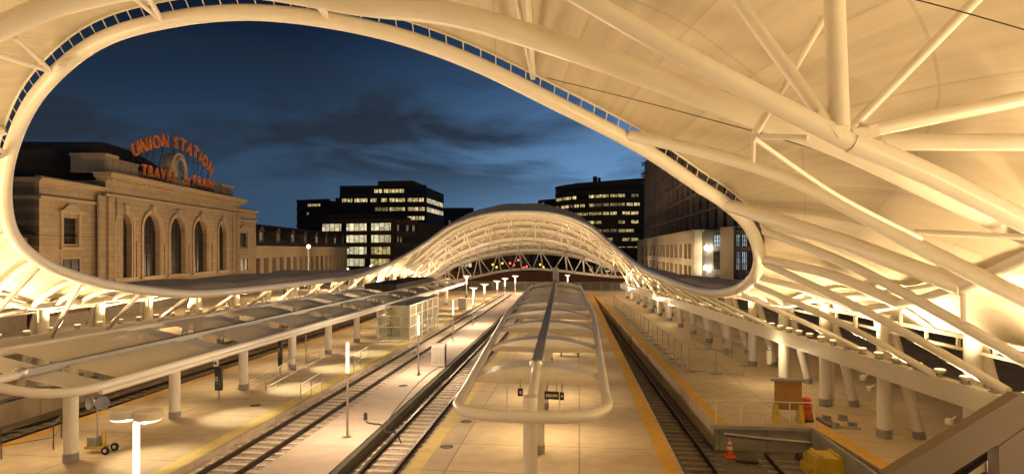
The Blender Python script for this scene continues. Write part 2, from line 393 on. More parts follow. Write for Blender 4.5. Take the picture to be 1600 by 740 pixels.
# ------------------------------------------------------------------ train hall canopy
XR = lambda y: 12.3-.0645*(y-27.5)
XL = lambda y: -28.6+.036*(y-29)
hall = thing('train_hall_canopy', (-8.5, 55, 0), 'huge white fabric train hall roof sweeping round an oval opening above the platforms', 'canopy')
raw = dict(
 F0=(815,331,94), F1=(870,335,93), F2=(920,353,90), F3=(958,384,83), F4=(1000,417,64), F5=(1045,438,50), F6=(1085,452,43), F7=(1120,458,38), F8=(1150,453,33.5), F9=(1175,437,30.5),
 N0=(1186,412,29), N1=(1184,385,28), N2=(1168,350,27.3), N3=(1134,318,26.8), N4=(1092,290,26), N5=(1000,229,24.5), N6=(875,164,23), N7=(725,92,22), N8=(575,44,21.5), N9=(404,20,21.5), N10=(260,32,22), N11=(148,68,23), N12=(64,140,24.5), N13=(22,218,26), N14=(7,295,27.3), N15=(20,366,28.2),
 L0=(66,410,29.5), L1=(130,435,32), L2=(200,450,35), L3=(300,459,40), L4=(400,451,47.5), L5=(500,439,58.5), L6=(560,430,67), L7=(620,407,80), L8=(665,380,87), L9=(705,353,91), L10=(760,335,93.5))
order = ['F%d' % i for i in range(10)]+['N%d' % i for i in range(16)]+['L%d' % i for i in range(11)]
R = {k: P(*raw[k]) for k in order}
Vv = {}; Oo = {}; l1 = {}; l2 = {}
for k in order:
    y = R[k][1]; l1[k] = .25; l2[k] = .55
    if k[0] == 'F': Vv[k] = V3(XR(y)-1.2, y, 4.95); Oo[k] = V3(XR(y)+3, y, 4.3)
    if k[0] == 'L': Vv[k] = V3(XL(y)+1.1, y, 4.9); Oo[k] = V3(XL(y)-3, y, 4.6)
def setk(k, v, o, a=.3, b=.8): Vv[k] = V3(*v); Oo[k] = V3(*o); l1[k] = a; l2[k] = b
setk('F9', (11.2, 31.5, 5.5), (15.2, 29, 4.2), .3, .8)
setk('N0', (11.4, 27.5, 5.9), (15.2, 24.5, 4.2), .35, .8)
setk('N1', (11.7, 24.2, 6.3), (15.3, 21, 4.2), .4, .9)
setk('N2', (12.0, 20.2, 7.0), (15.5, 16.5, 4.25), .5, 1.0)
setk('N3', (12.2, 15.0, 8.0), (16.2, 9, 4.6), .9, 1.0)
setk('N4', (11.6, 9.5, 10.2), (17, 1, 5.4), 1.2, 1.0)
setk('N5', (9.0, 7, 12.8), (15, -8, 7), 1.4, 1.0)
setk('N6', (3.8, 5, 14.3), (8, -14, 9), 1.3, 1.0)
setk('N7', (-3, 3, 15.0), (0, -18, 11), .9, 1.0)
setk('N8', (-8, 3, 15.4), (-8, -19, 12), .8, 1.0)
setk('N9', (-14, 3, 15.2), (-16, -18, 11.5), .8, 1.0)
setk('N10', (-20, 4, 13.6), (-24, -13, 9.5), .8, 1.0)
setk('N11', (-25, 9, 11.2), (-32, -4, 7), .8, 1.0)
setk('N12', (-27.5, 14, 9.0), (-32.5, 8, 6), .6, .9)
setk('N13', (-28.2, 19, 7.5), (-32.3, 16, 5.6), .5, .8)
setk('N14', (-28.0, 23, 6.4), (-32, 22, 5.2), .4, .8)
setk('N15', (-28.0, 26, 5.8), (-31.8, 26, 4.9), .3, .7)
setk('L0', (-27.9, 27.8, 5.5), (-31.7, 28, 4.8), .3, .6)
for k, a in (('L7', -.98), ('L8', -.76), ('L9', -.54), ('L10', -.28), ('F0', 0.), ('F1', .28), ('F2', .56), ('F3', .84)):
    v = P(820+165*a, 366+63*a*a, 117-13*a*a); o = P(832+154*a, 397+34*a*a, 134-22*a*a)
    setk(k, v, o, 1.75*(1-.75*a*a), .45)
setk('F4', P(985, 425, 92), P(989, 429, 104), .6, .3)
NS = 8; NT = 8
ringK = [R[k] for k in order]
ring = catmull(ringK, NT, True)
def cl(D): return catmull([D[k] for k in order], NT, True)
Rf = {}
for k in order:
    d = Vv[k]-R[k]; d[2] = 0; d /= np.linalg.norm(d)
    near = k[0] == 'N' and k not in ('N0', 'N15')
    side = k in ('F9', 'N0', 'N15', 'L0')
    Rf[k] = R[k]+d*(.30 if near else .15)+V3(0, 0, .52 if near else (.3 if side else .16))
RF = cl(Rf); VV = cl(Vv); OO = cl(Oo)
L1 = catmull([V3(0, 0, l1[k]) for k in order], NT, True); L2 = catmull([V3(0, 0, l2[k]) for k in order], NT, True)
nt_ = len(RF)
farset = {'L7': .3, 'L8': .8, 'L9': 1, 'L10': 1, 'F0': 1, 'F1': 1, 'F2': .8, 'F3': .3}
FARW = catmull([V3(farset.get(k, 0), 0, 0) for k in order], NT, True)[:, 0]
LEV0 = [.17, .25, .33, .41, .5, .66, .83, 1.0]
def surf(i, s, lift=True):
    i = i % nt_
    if s <= .5:
        t = s*2; A, B, C = RF[i], (RF[i]+VV[i])/2+2*L1[i], VV[i]
    else:
        t = s*2-1; A, B, C = VV[i], (VV[i]+OO[i])/2+2*L2[i], OO[i]
    p = (1-t)**2*A+2*t*(1-t)*B+t*t*C
    if lift:
        fr = (i % NT)/NT; p = p+V3(0, 0, .22*math.sin(PI*fr)*math.sin(PI*min(1, s*1.02)))
        wf = FARW[i]
        if wf > 0 and s > .17:
            for a_, b_ in zip(LEV0[:-1], LEV0[1:]):
                if a_ <= s <= b_: p = p+V3(0, .35, 1.2)*wf*math.sin(PI*(s-a_)/(b_-a_))
    return p
SS = [j/50 for j in range(51)]
def fabric_range(i0, i1, name):
    A = np.array([[surf(i, s) for s in SS] for i in range(i0, i1+1)])
    mb = MB(); mb.grid(A); o = mb.build(name, 'fabric', hall, smooth=True)
    uv = o.data.uv_layers.new(name='UVMap'); nb = len(SS)
    vi = np.zeros(len(o.data.loops), dtype=np.int32); o.data.loops.foreach_get('vertex_index', vi)
    q = np.stack([(vi//nb)/NT, (vi % nb)/(nb-1)], 1).astype(np.float32); uv.data.foreach_set('uv', q.ravel()); return o
idx = {k: order.index(k)*NT for k in order}
fabric_range(0, nt_, 'roof_fabric')
A = np.array([[surf(i, s)+V3(0, 0, .10) for s in SS] for i in range(0, nt_+1)])
MB().grid(A).build('roof_skin', 'roof_skin', hall, smooth=True)
MB().tube(list(ring), .27, 14, closed=True).build('edge_tube', 'white_ring', hall, smooth=True)
# small ties that close the slot between edge tube and fabric
mb = MB()
fine = catmull(ringK, 40, True); fineF = catmull([Rf[k] for k in order], 40, True)
acc = 0
for i in range(order.index('N2')*40, order.index('N15')*40):
    acc += np.linalg.norm(fine[i]-fine[i-1])
    if acc > .55:
        acc = 0; mb.tube([fine[i], fineF[i]], .02, 6)
mb.tube(list(fineF[order.index('N1')*40:order.index('N15')*40:4]), .045, 6)
mb.build('edge_ties', 'white_steel', hall)
# gutter channel behind the slot, dark: only on the far right stretch where it backs onto the seam
def off(p, dz): return p+V3(0, 0, dz)
def rib_along(i, s0, s1, r, name='rib', n=14, drop=.18, m='white_steel'):
    pts = [off(surf(i, s0+(s1-s0)*j/n, False), -drop) for j in range(n+1)]
    MB().tube(pts, r, 8).build(name, m, hall, smooth=True)
def arc_along(i0, i1, s, r, name='chord', step=2, drop=.18):
    pts = [off(surf(i, s, False), -drop) for i in range(i0, i1+1, step)]
    MB().tube(pts, r, 8).build(name, 'white_steel', hall, smooth=True)
# side ribs
for k in ['F4', 'F5', 'F6', 'F7', 'F8', 'F9']: rib_along(idx[k], 0, .98, .14)
for k in ['N15', 'L0', 'L1', 'L2', 'L3', 'L4', 'L5', 'L6']: rib_along(idx[k], 0, .98, .15)
rib_along(idx['N14'], 0, .9, .16); rib_along(idx['N13'], 0, .9, .18)
for k in ['L1', 'L2', 'L3', 'F5', 'F6', 'F7']:
    rib_along(idx[k]+NT//2, 0, .98, .12)
# longitudinal valley tube
arc_along(idx['N11'], idx['L6'], .5, .17, 'valley_tube')
arc_along(idx['F4'], idx['N3'], .5, .17, 'valley_tube')
# far shell: transverse chords, posts and lattice
i_far = list(range(idx['L7'], idx['L10']+NT))+list(range(nt_, nt_+idx['F3']+1))
LEV = [.17, .25, .33, .41, .5, .66, .83, 1.0]; lev = LEV
def farp(i, s): return surf(i, s, False)+V3(0, -.45, -.55-(2.5*FARW[i % nt_] if s > .99 else 0))
for s in lev[:-1]:
    top = np.array([surf(i, s, True)+V3(0, 0, .05) for i in i_far]); bot = np.array([farp(i, s)+V3(0, .1, -.55) for i in i_far])
    MB().grid(np.array([top, bot])).build('keel_flange', 'white_steel', hall, smooth=True)
for s in lev:
    r = .2 if s < .95 else .27
    MB().tube([farp(i, s) for i in i_far[::2]], r, 8).build('chord', 'white_steel', hall, smooth=True)
MB().tube([farp(i_far[0], 1.0), P(654, 436, 104)], .22, 8).build('chord', 'white_steel', hall, smooth=True); MB().tube([farp(i_far[-1], 1.0), P(990, 433, 104)], .22, 8).build('chord', 'white_steel', hall, smooth=True)
posts_i = [i_far[int(q*(len(i_far)-1))] for q in (.0, .09, .2, .31, .42, .53, .64, .75, .85, .94, 1.0)]
for i in posts_i:
    MB().tube([farp(i, s)+V3(0, -.3, -.1) for s in LEV], .16, 6).build('post', 'white_steel', hall, smooth=True)
mids = [(a+b)//2 for a, b in zip(posts_i[:-1], posts_i[1:])]
def fi(q): return i_far[max(0, min(len(i_far)-1, int(round(q))))]
pos = [i_far.index(i) for i in posts_i]
for a, b in zip(pos[:-1], pos[1:]):
    c = (a+b)/2
    for s0, s1 in ((.17, .33), (.33, .5), (.5, .83), (.83, 1.0)):
        for q in (a, b):
            MB().tube([farp(fi(q), s0)+V3(0, -.3, -.1), farp(fi(c), s1)+V3(0, -.3, -.1)], .11, 6).build('lattice_bar', 'white_steel', hall)
# big members of the near roof, set from image coordinates and assumed depths
def mem(pts, r, name, n=6, m='white_steel', sides=14):
    q = [P(*p) for p in pts]; q = arcpts(q, n) if len(q) > 2 else q
    MB().tube(q, r, sides).build(name, m, hall, smooth=True)
mem([(-160, 120, 17.5), (0, 44, 17), (110, 2, 17), (260, -25, 16.6), (400, -20, 16.5), (560, 6, 16.3), (700, 22, 16.2), (840, 60, 16), (1000, 114, 16), (1170, 178, 15.8), (1310, 226, 15.7), (1450, 291, 15.6), (1640, 380, 15.6)], .30, 'arch_rib')
mem([(700, -120, 12), (800, -70, 12), (920, 2, 12), (1100, 104, 12), (1290, 202, 12), (1330, 222, 12)], .19, 'bottom_chord')
mem([(1330, 222, 12), (1450, 272, 12), (1680, 385, 12)], .21, 'bottom_chord')
mem([(1303, -25, 11.8), (1304, 12, 11.9), (1312, 206, 12)], .185, 'post', 2)
mem([(1140, -15, 13), (1293, 192, 12.05)], .125, 'brace'); mem([(1545, -20, 11), (1322, 208, 12)], .09, 'brace')
mem([(1335, 208, 12), (1640, 146, 11.4)], .14, 'brace'); mem([(1380, 222, 12.4), (1640, 222, 11.6)], .16, 'brace')
mem([(1287, 28, 13.2), (1180, 208, 13.4)], .085, 'brace')
mem([(1176, 213, 13.4), (1262, 215, 12.7)], .06, 'bracket'); mem([(1177, 212, 13.4), (1176, 254, 13.4)], .05, 'bracket')
# node plates at the big joint
mb = MB()
mb.prism([P(1282, 172, 11.95), P(1300, 196, 11.85), P(1296, 205, 11.85), P(1272, 182, 11.95)], (0, .07, 0))
mb.prism([P(1332, 202, 11.85), P(1372, 193, 11.8), P(1376, 212, 11.8), P(1336, 219, 11.85)], (0, .07, 0))
mb.prism([P(1296, 196, 11.8), P(1330, 196, 11.8), P(1312, 216, 11.8)], (0, .07, 0))
mb.tube([P(1356, 198, 11.7), P(1356, 198, 11.95)], .035, 8)
mb.build('gusset_plate', 'white_steel', hall)
# struts pinned to the edge tube along the top
for a, b in (((832, 122, 22.8), (806, -14, 17.5)), ((834, 122, 22.8), (824, -14, 17.0)), ((510, 27, 21.4), (478, -16, 18)), ((511, 27, 21.4), (498, -16, 17.5)),
             ((250, 30, 21.8), (196, -14, 18.5)), ((251, 30, 21.8), (226, -14, 18)), ((80, 112, 23.8), (22, 58, 20)), ((79, 112, 23.8), (-8, 84, 20)), ((8, 240, 26.2), (-40, 205, 22)), ((8, 242, 26.2), (-40, 262, 22))):
    mem([a, b], .085, 'strut', sides=10)
mem([(80, 113, 24.2), (98, 100, 22.9)], .14, 'strut')
# near right ribs, keels and braces
mem([(1135, 320, 26.8), (1300, 372, 22), (1505, 448, 18.3)], .27, 'keel_rib')
mem([(1190, 404, 28.6), (1300, 430, 25), (1405, 474, 22)], .2, 'keel_rib')
mem([(1182, 432, 30), (1270, 455, 27.5), (1338, 484, 26)], .16, 'keel_rib')
mem([(1700, 360, 13.4), (1505, 449, 18.3)], .19, 'valley_tube'); mem([(1505, 449, 18.3), (1405, 475, 22), (1338, 485, 26)], .16, 'valley_tube')
for a, b, r in (((1505, 450, 18.3), (1505, 502, 18.3), .075), ((1407, 476, 22), (1407, 512, 22), .065), ((1338, 486, 26), (1338, 514, 26), .06)):
    mem([a, b], r, 'post')
mem([(985, 212, 24), (1110, 240, 22), (1249, 286, 20), (1452, 393, 17.5), (1640, 486, 15.3)], .22, 'brace')
mem([(1195, 361, 27), (1343, 421, 22), (1640, 585, 16.2)], .165, 'brace')
mem([(1192, 410, 28.9), (1357, 488, 23), (1575, 612, 18.3)], .15, 'brace')
mem([(1181, 445, 30), (1329, 512, 25), (1490, 603, 21.3)], .13, 'brace')
mem([(1160, 460, 32), (1276, 512, 29), (1372, 560, 26.4)], .115, 'brace')
mem([(1430, 362, 17), (1640, 372, 14.5)], .075, 'brace')
mem([(1178, 216, 13.3), (1310, 306, 15), (1440, 372, 16.6)], .05, 'brace')
mem([(855, 122, 22.0), (1000, 158, 19.0), (1180, 206, 16.6), (1290, 238, 16.2)], .014, 'seam_cable', m='frame_dark')
mem([(1400, -8, 11), (1500, 18, 10.5), (1640, 58, 10)], .011, 'seam_cable', m='frame_dark')
# columns, girders and braces down both sides
def zg(y): return 2.62-.0145*(y-22)
def side(xf, ys, sgn):
    proto = None
    for y in ys:
        x = xf(y); bx = x+sgn*1.3
        c = MB().tube([(x, y, .34), (x, y, 5.0)], .28, 14).build('column', 'white_steel', hall, smooth=True)
        MB().tube([(x, y, 0), (x, y, .36)], .295, 14).build('base_collar', 'grey_steel', c, smooth=True)
        s_ = MB().tube([(bx, y, .30), (x+sgn*.75, y, 2.6), (x+sgn*.15, y, 4.9)], [.21, .21, .19], 12).build('raking_column', 'white_steel', hall, smooth=True)
        MB().tube([(bx+sgn*.05, y, 0), (bx, y, .32)], .24, 12).build('base_collar', 'grey_steel', s_, smooth=True)
    return
ysR = [-9.2, -4, 1.2, 6.4, 11.6, 16.8]+[22.1+5.3*k for k in range(16)]
ysL = [6.6, 11.6, 16.6, 21.6, 26.6, 31.4, 35.3, 39.4, 44.6, 49.6, 54.6, 59.6, 64.6, 69.6, 74.6, 79.6, 84.6, 89.6, 94.6, 99.6]
side(XR, ysR, 1); side(XL, ysL, -1)
for xf, y0, y1, sg in ((XR, -12, 106, 1), (XL, 4, 103, -1)):
    a = (xf(y0)-sg*.42, y0, zg(y0)+.35); b = (xf(y1)-sg*.42, y1, zg(y1)+.35)
    MB().beam(a, b, .34, .7).build('girder', 'white_steel', hall)
    mb = MB(); mb.beam((xf(y0)+sg*.1, y0, 4.72), (xf(y1)+sg*.1, y1, 4.72), .18, .14); mb.beam((xf(y0)+sg*.1, y0, 4.30), (xf(y1)+sg*.1, y1, 4.30), .12, .10)
    k = y0
    while k < y1: mb.beam((xf(k)+sg*.1, k, 4.34), (xf(k)+sg*.1, k, 4.67), .1, .1, (0, 1, 0)); k += 1.75
    mb.build('eave_ladder_beam', 'white_steel', hall)
def ringat(y, sgn):
    best = min((i for i in range(nt_) if (ring[i][0]-(-9))*sgn > 0), key=lambda i: abs(ring[i][1]-y)); return ring[best]
for y in ysR[9:-1]:
    a = V3(XR(y)-.42, y, zg(y)+.7); b = ringat(y+6.5, 1) if y < 85 else V3(XR(y)-3.0, y+3, 6.2+.05*(y-85))
    MB().tube([a, b], .105, 10).build('brace', 'white_steel', hall, smooth=True)
    MB().tube([V3(XR(y), y, 4.4), ringat(y+1, 1) if y < 85 else V3(XR(y)-4.5, y+1, 8)], .09, 10).build('brace', 'white_steel', hall, smooth=True)
for y in ysL[4:-1]:
    a = V3(XL(y)+.42, y, zg(y)+.4); b = ringat(max(27, y-1.8), -1) if y < 85 else V3(XL(y)+4, y-1, 7.5)
    MB().tube([a, b], .125, 10).build('brace', 'white_steel', hall, smooth=True)
    MB().tube([V3(XL(y)+1.1, y-1.5, 4.75), V3(XL(y)+1.1, y-1.5, 3.9)], .05, 8).build('post', 'white_steel', hall, smooth=True)
    MB().tube([V3(XL(y), y, 4.2), V3(XL(y)+2.3, y+1.6, 4.75)], .06, 8).build('brace', 'white_steel', hall, smooth=True)
# floodlights standing on the girders
def flood_proto():
    t = thing('floodlight', (0, 0, 0), 'x', 'floodlight')
    mb = MB(); mb.lathe((0, 0, .10), [(.05, 0), (.16, .05), (.19, .12), (.17, .15)], 14); mb.build('housing', 'white_steel', t, smooth=True, local=True)
    mb = MB(); mb.box(-.1, .1, -.16, .16, 0, .03); mb.box(-.11, -.09, -.03, .03, 0.0, .2); mb.box(.09, .11, -.03, .03, 0, .2); mb.build('bracket', 'grey_steel', t, local=True)
    MB().lathe((0, 0, .252), [(.155, 0), (.155, .012)], 14).build('lens', 'flood_lens', t, local=True)
    return t
fp = flood_proto(); first = True
def put_flood(loc, label, grp):
    global first
    o = fp if first else copy_tree(fp); first = False
    o.location = loc; o['label'] = label; o['group'] = grp; o.rotation_euler = (0, 0, random.uniform(-.2, .2))
y = 14.0
while y < 104:
    put_flood((XR(y)-.42, y, zg(y)+.702), 'small round uplight on top of the long white girder along the right columns', 'uplights on the right girder'); y += 1.3 if y < 60 else 2.6
y = 22.0
while y < 101:
    put_flood((XL(y)+.42, y, zg(y)+.702), 'small round uplight on top of the white girder along the left columns', 'uplights on the left girder'); y += 1.6 if y < 60 else 3.2
y = -8.0
while y < 105:
    e = 1480 if y < 30 else (720 if y < 80 else 1000)
    light('girder_uplight', 'SPOT', (XR(y)-.9, y, zg(y)+1.1), e, WARM, .25, (XR(y)-4.0, y-.3, 12), 165, .5)
    if y > 2: light('girder_uplight', 'SPOT', (XL(y)+.9, y, zg(y)+1.1), e, WARM, .25, (XL(y)+4.0, y-.3, 12), 165, .5)
    y += 3.6
# second pair of rows throws light outward under the eaves
for y in range(4, 104, 8):
    light('eave_uplight', 'SPOT', (XR(y)+.7, y, zg(y)+1.0), 2000 if y < 45 else 1150, WARM, .2, (XR(y)+2.0, y, 8), 150, .5)
    light('eave_uplight', 'SPOT', (XL(y)-.7, y, zg(y)+1.0), 1150, WARM, .2, (XL(y)-2.0, y, 8), 150, .5)
# ------------------------------------------------------------------ platform canopies
def lens_canopy(name, label, ax, hw, zc, zl, zr, y0, y1, ribs, cols, colr, tube_r, open_first=True, roof_dark_from=None):
    """ax(y) centre line, hw(y) half width, zc ridge height, zl/zr edge heights"""
    t = thing(name, (ax(y0), y0, 0), label, 'platform canopy')
    # perimeter tube, rounded at the near end
    pts = []
    for q in range(0, 13):
        a = PI*q/12; cx = ax(y0+2.0); h = hw(y0+2.0)
        ex = math.copysign(abs(math.cos(a))**.62, math.cos(a)); ey = abs(math.sin(a))**.8
        zz = zl+(zr-zl)*(1+ex)/2
        pts.append((cx+h*ex, y0+2.0-2.0*ey, zz))
    left = [(ax(y)-hw(y), y, zl) for y in np.linspace(y1, y0+3, 14)]; right = [(ax(y)+hw(y), y, zr) for y in np.linspace(y0+3, y1, 14)]
    loop = left+list(reversed(pts))+right
    MB().tube(loop, tube_r, 14).build('edge_tube', 'white_steel', t, smooth=True)
    sp = [(ax(y), y, zc) for y in np.linspace(ribs[0], y1, 12)]
    MB().beam(sp[0], sp[-1], .34, .22).build('ridge_beam', 'grey_steel', t)
    MB().tube([(ax(y0), y0, (zl+zr)/2), (ax(ribs[0]), ribs[0], zc-.02)], tube_r*.95, 14).build('front_ridge_tube', 'white_steel', t, smooth=True)
    mb = MB(); mb.lathe((ax(ribs[0])-.02, ribs[0]-.02, zc-.2), [(.08, 0), (.2, .06), (.24, .2), (.2, .34), (.08, .4)], 14); mb.build('ridge_node', 'galv', t, smooth=True)
    for y in ribs:
        mb = MB(); n = 16; A = []
        for dy in (0, 1.25):
            row = []
            for q in range(n+1):
                s = -1+2*q/n; x = ax(y)+s*hw(y)*.985
                zb = zl+(zr-zl)*(1+s)/2; lean = zb
                row.append(V3(x, y+dy, lean+(zc-.10-(zl+zr)/2)*(1-abs(s)**2.2)))
            A.append(row)
        A = np.array(A); mb.grid(A)
        lo = [V3(ax(y)+s*hw(y)*.985, y, zl+(zr-zl)*(1+s)/2-.06-.05*(1-s*s)) for s in np.linspace(-1, 1, n+1)]
        mb.grid(np.array([A[0], lo])); lo2 = [p+V3(0, .09, 0) for p in lo]; mb.grid(np.array([lo, lo2])); mb.grid(np.array([lo2, A[0]+V3(0, .09, -.03)]))
        mb.build('lens_rib', 'white_steel', t, smooth=True)
    for k, y in enumerate(cols):
        c = MB().tube([(ax(y), y, .3), (ax(y), y, zc-.1)], colr, 16).build('column', 'white_steel', t, smooth=True)
        MB().tube([(ax(y), y, 0), (ax(y), y, .32)], colr+.02, 16).build('base_collar', 'grey_steel', c, smooth=True)
    return t
# middle canopy
axc = lambda y: -1.32-.0255*(y-17)
hwc = lambda y: 2.2+.80*min(1, max(0, (y-20)/24))
ribs_c = [21.8, 28.6, 35.4, 42.2, 48.5, 54.8, 61, 67, 73]
mc = lens_canopy('platform_canopy', 'long tube-edged canopy with lens ribs down the middle platform', axc, hwc, 3.72, 3.12, 3.12, 17.1, 80, ribs_c, [17.4, 24, 30.6, 37, 43.5, 50, 56, 62, 68, 74], .2, .16)
def roof_between(t, ax, hw, zl, zr, zc, y0, y1, m, name):
    A = []
    for y in (y0, y1):
        A.append([V3(ax(y)+s*hw(y)*.97, y, zl+(zr-zl)*(1+s)/2+.03+(zc-.14-(zl+zr)/2)*(1-abs(s)**2.2)) for s in np.linspace(-1, 1, 17)])
    mb = MB(); mb.grid(np.array(A)); mb.build(name, m, t, smooth=True)
roof_between(mc, axc, hwc, 3.12, 3.12, 3.72, 50.7, 54.7, 'white_steel', 'roof_panel'); roof_between(mc, axc, hwc, 3.12, 3.12, 3.72, 57, 60.9, 'white_steel', 'roof_panel'); roof_between(mc, axc, hwc, 3.12, 3.12, 3.72, 63.2, 66.9, 'white_steel', 'roof_panel')
roof_between(mc, axc, hwc, 3.12, 3.12, 3.72, 69.2, 72.9, 'glass_dark', 'dark_glass_panel'); roof_between(mc, axc, hwc, 3.12, 3.12, 3.72, 75.2, 80, 'white_steel', 'roof_panel')
MB().box(axc(80)-.35, axc(80)+.35, 79.5, 80.2, 3.6, 5.4).build('end_mast', 'grey_steel', mc)
for s in (-1, 1):      # slim hangers under the front bay
    pass
# left canopy
axl = lambda y: -18.2; hwl = lambda y: 2.3
ribs_l = [21.25+5.95*k for k in range(12)]
lc = lens_canopy('platform_canopy', 'long tilted canopy with glass bays on white columns along the left platform', axl, hwl, 3.55, 3.95, 3.05, 17.8, 88, [19.2]+ribs_l[1:], list(ribs_l), .24, .15)
for k in range(len(ribs_l)):
    a = ribs_l[k]+(2.2 if k else -.4); b = ribs_l[k]+5.7 if k < 11 else 88
    mb = MB(); A = []
    for y in (a, b): A.append([V3(-18.2+s*2.2, y, 3.5-.45*s+.06) for s in (-1, 0, 1)])
    mb.grid(np.array(A)); mb.build('glass_bay', 'glass_roof' if k < 6 else 'white_steel', lc)
mb = MB()
MB().beam((-16.05, 20, 2.9), (-16.05, 88, 2.9), .16, .32).build('front_fascia', 'white_steel', lc)
MB().box(-19.6, -16.6, 57, 72, 4.0, 4.45).build('plant_housing', 'roof_dark', lc)
for y in (57, 72): pass
# lights under the left canopy: pools on the deck
for k in range(11):
    y = 18.6+5.95*k+3.2
    light('canopy_downlight', 'SPOT', (-16.0, y, 2.7), 520 if k < 6 else 420, (1, .82, .50), .06, (-15.5, y, 0), 78, .7)
    light('canopy_downlight', 'SPOT', (-19.2, y, 3.0), 380, (1, .72, .38), .08, (-19.6, y, 0), 110, .8)
for y in (19, 26, 33, 40, 47, 54, 62, 70, 78):
    light('canopy_downlight', 'SPOT', (axc(y)+.9, y, 2.9), 370, (1, .72, .38), .1, (axc(y)+1.2, y, 0), 130, .8)
    light('canopy_downlight', 'SPOT', (axc(y)-.9, y, 2.9), 370, (1, .72, .38), .1, (axc(y)-1.2, y, 0), 130, .8)
# ------------------------------------------------------------------ buildings
class Frame:
    def __init__(s, a, b):
        s.o = a[:2].copy(); d = b[:2]-a[:2]; s.len = np.linalg.norm(d); s.t = d/s.len; s.rz = math.atan2(s.t[1], s.t[0])
    def wz(s, u, v, depth=0.0):
        """where the sight line meets the facade: distance along it and height"""
        r = P(u, v, 1.0)-V3(0, 0, H); n = V3(-s.t[1], s.t[0]); o = s.o+n*depth
        k = np.dot(o, n)/np.dot(r[:2], n); p = r*k
        return float(np.dot(p[:2]-s.o, s.t)), float(H+p[2])
    def world(s, w, y, z): n = V3(-s.t[1], s.t[0]); q = s.o+s.t*w+n*y; return V3(q[0], q[1], z)
def holed_wall(mb, w0, w1, z0, z1, ops, y=0.0, rev=.6):
    ops = sorted(ops); w = w0
    for a0, a1, b, t, arch in ops:
        mb.add([(w, y, z0), (a0, y, z0), (a0, y, z1), (w, y, z1)], [(0, 1, 2, 3)])
        if b > z0+.01: mb.add([(a0, y, z0), (a1, y, z0), (a1, y, b), (a0, y, b)], [(0, 1, 2, 3)])
        out = opening(a0, a1, b, t, arch)
        top = [p for p in out[1:-1]]
        A = [[V3(p[0], y, p[1]) for p in top], [V3(p[0], y, z1) for p in top]]
        mb.grid(np.array(A))
        mb.grid(np.array([[V3(p[0], y, p[1]) for p in out+[out[0]]], [V3(p[0], y+rev, p[1]) for p in out+[out[0]]]]))
        w = a1
    mb.add([(w, y, z0), (w1, y, z0), (w1, y, z1), (w, y, z1)], [(0, 1, 2, 3)])
def opening(a0, a1, b, t, arch, n=12):
    if not arch: return [(a0, b), (a0, t), (a1, t), (a1, b)]
    r = (a1-a0)/2; c = (a0+a1)/2; s = t-r*arch
    return [(a0, b)]+[(c-r*math.cos(PI*q/n), s+r*arch*math.sin(PI*q/n)) for q in range(n+1)]+[(a1, b)]
def window(parent, a0, a1, b, t, arch, y, nx, nz, m='glass_dark', fr=.09, name='window'):
    out = opening(a0, a1, b, t, arch)
    mb = MB(); mb.prism([(p[0], y, p[1]) for p in out], (0, .03, 0)); o = mb.build(name, m, parent, local=True)
    mb = MB()
    for i in range(nx+1):
        x = a0+(a1-a0)*i/nx; zt = t
        if arch:
            c = (a0+a1)/2; r = (a1-a0)/2; zt = t-r*arch+r*arch*math.sqrt(max(0, 1-((x-c)/r)**2))
        mb.box(x-fr/2, x+fr/2, y-.08, y-.002, b, zt)
    for j in range(nz+1):
        z = b+(t-b)*j/nz
        if arch and z > t-(a1-a0)/2*arch: continue
        mb.box(a0, a1, y-.07, y-.004, z-fr/2, z+fr/2)
    mb.build('frame', 'frame_dark', o, local=True)
    return o
# --- the station
A_ = P(67, 390, 62); B_ = P(376, 390, 112); FS = Frame(A_, B_)
st = thing('railway_station', (A_[0], A_[1], 0), 'dim tan stone station with five tall arched windows under the orange roof sign', 'station', rz=FS.rz)
st_org = V3(A_[0], A_[1], 0); ORG[st.name] = V3(0, 0, 0)
wc0 = FS.wz(165, 390)[0]; wc1 = FS.wz(374, 390)[0]; wr1 = FS.wz(403, 390)[0]
ZC = 16.3; ZP = 14.6
arches = []
for u0, u1, vt in ((182, 205, 336.5), (224, 249.5, 340), (266, 289, 344.5), (303, 322.8, 347.5), (341.5, 353.5, 353)):
    a = FS.wz(u0, 390)[0]; b = FS.wz(u1, 390)[0]; arches.append((a, b, 4.3, 12.1 if 200 < u0 < 340 else 11.9, 1.0))
mb = MB(); holed_wall(mb, wc0, wc1, 0, ZC-1.6, arches, 0, .9); mb.box(wc0, wc1, .92, 24, 0, ZC-1.6)
mb.box(wc0, wc1, 0.0, 24, ZC-1.6, ZC-.9)
for x in (wc0, wc1): mb.add([(x, 0, 0), (x, 24, 0), (x, 24, ZC-1), (x, 0, ZC-1)], [(0, 1, 2, 3)])
mb.build('central_wall', 'stone', st, local=True)
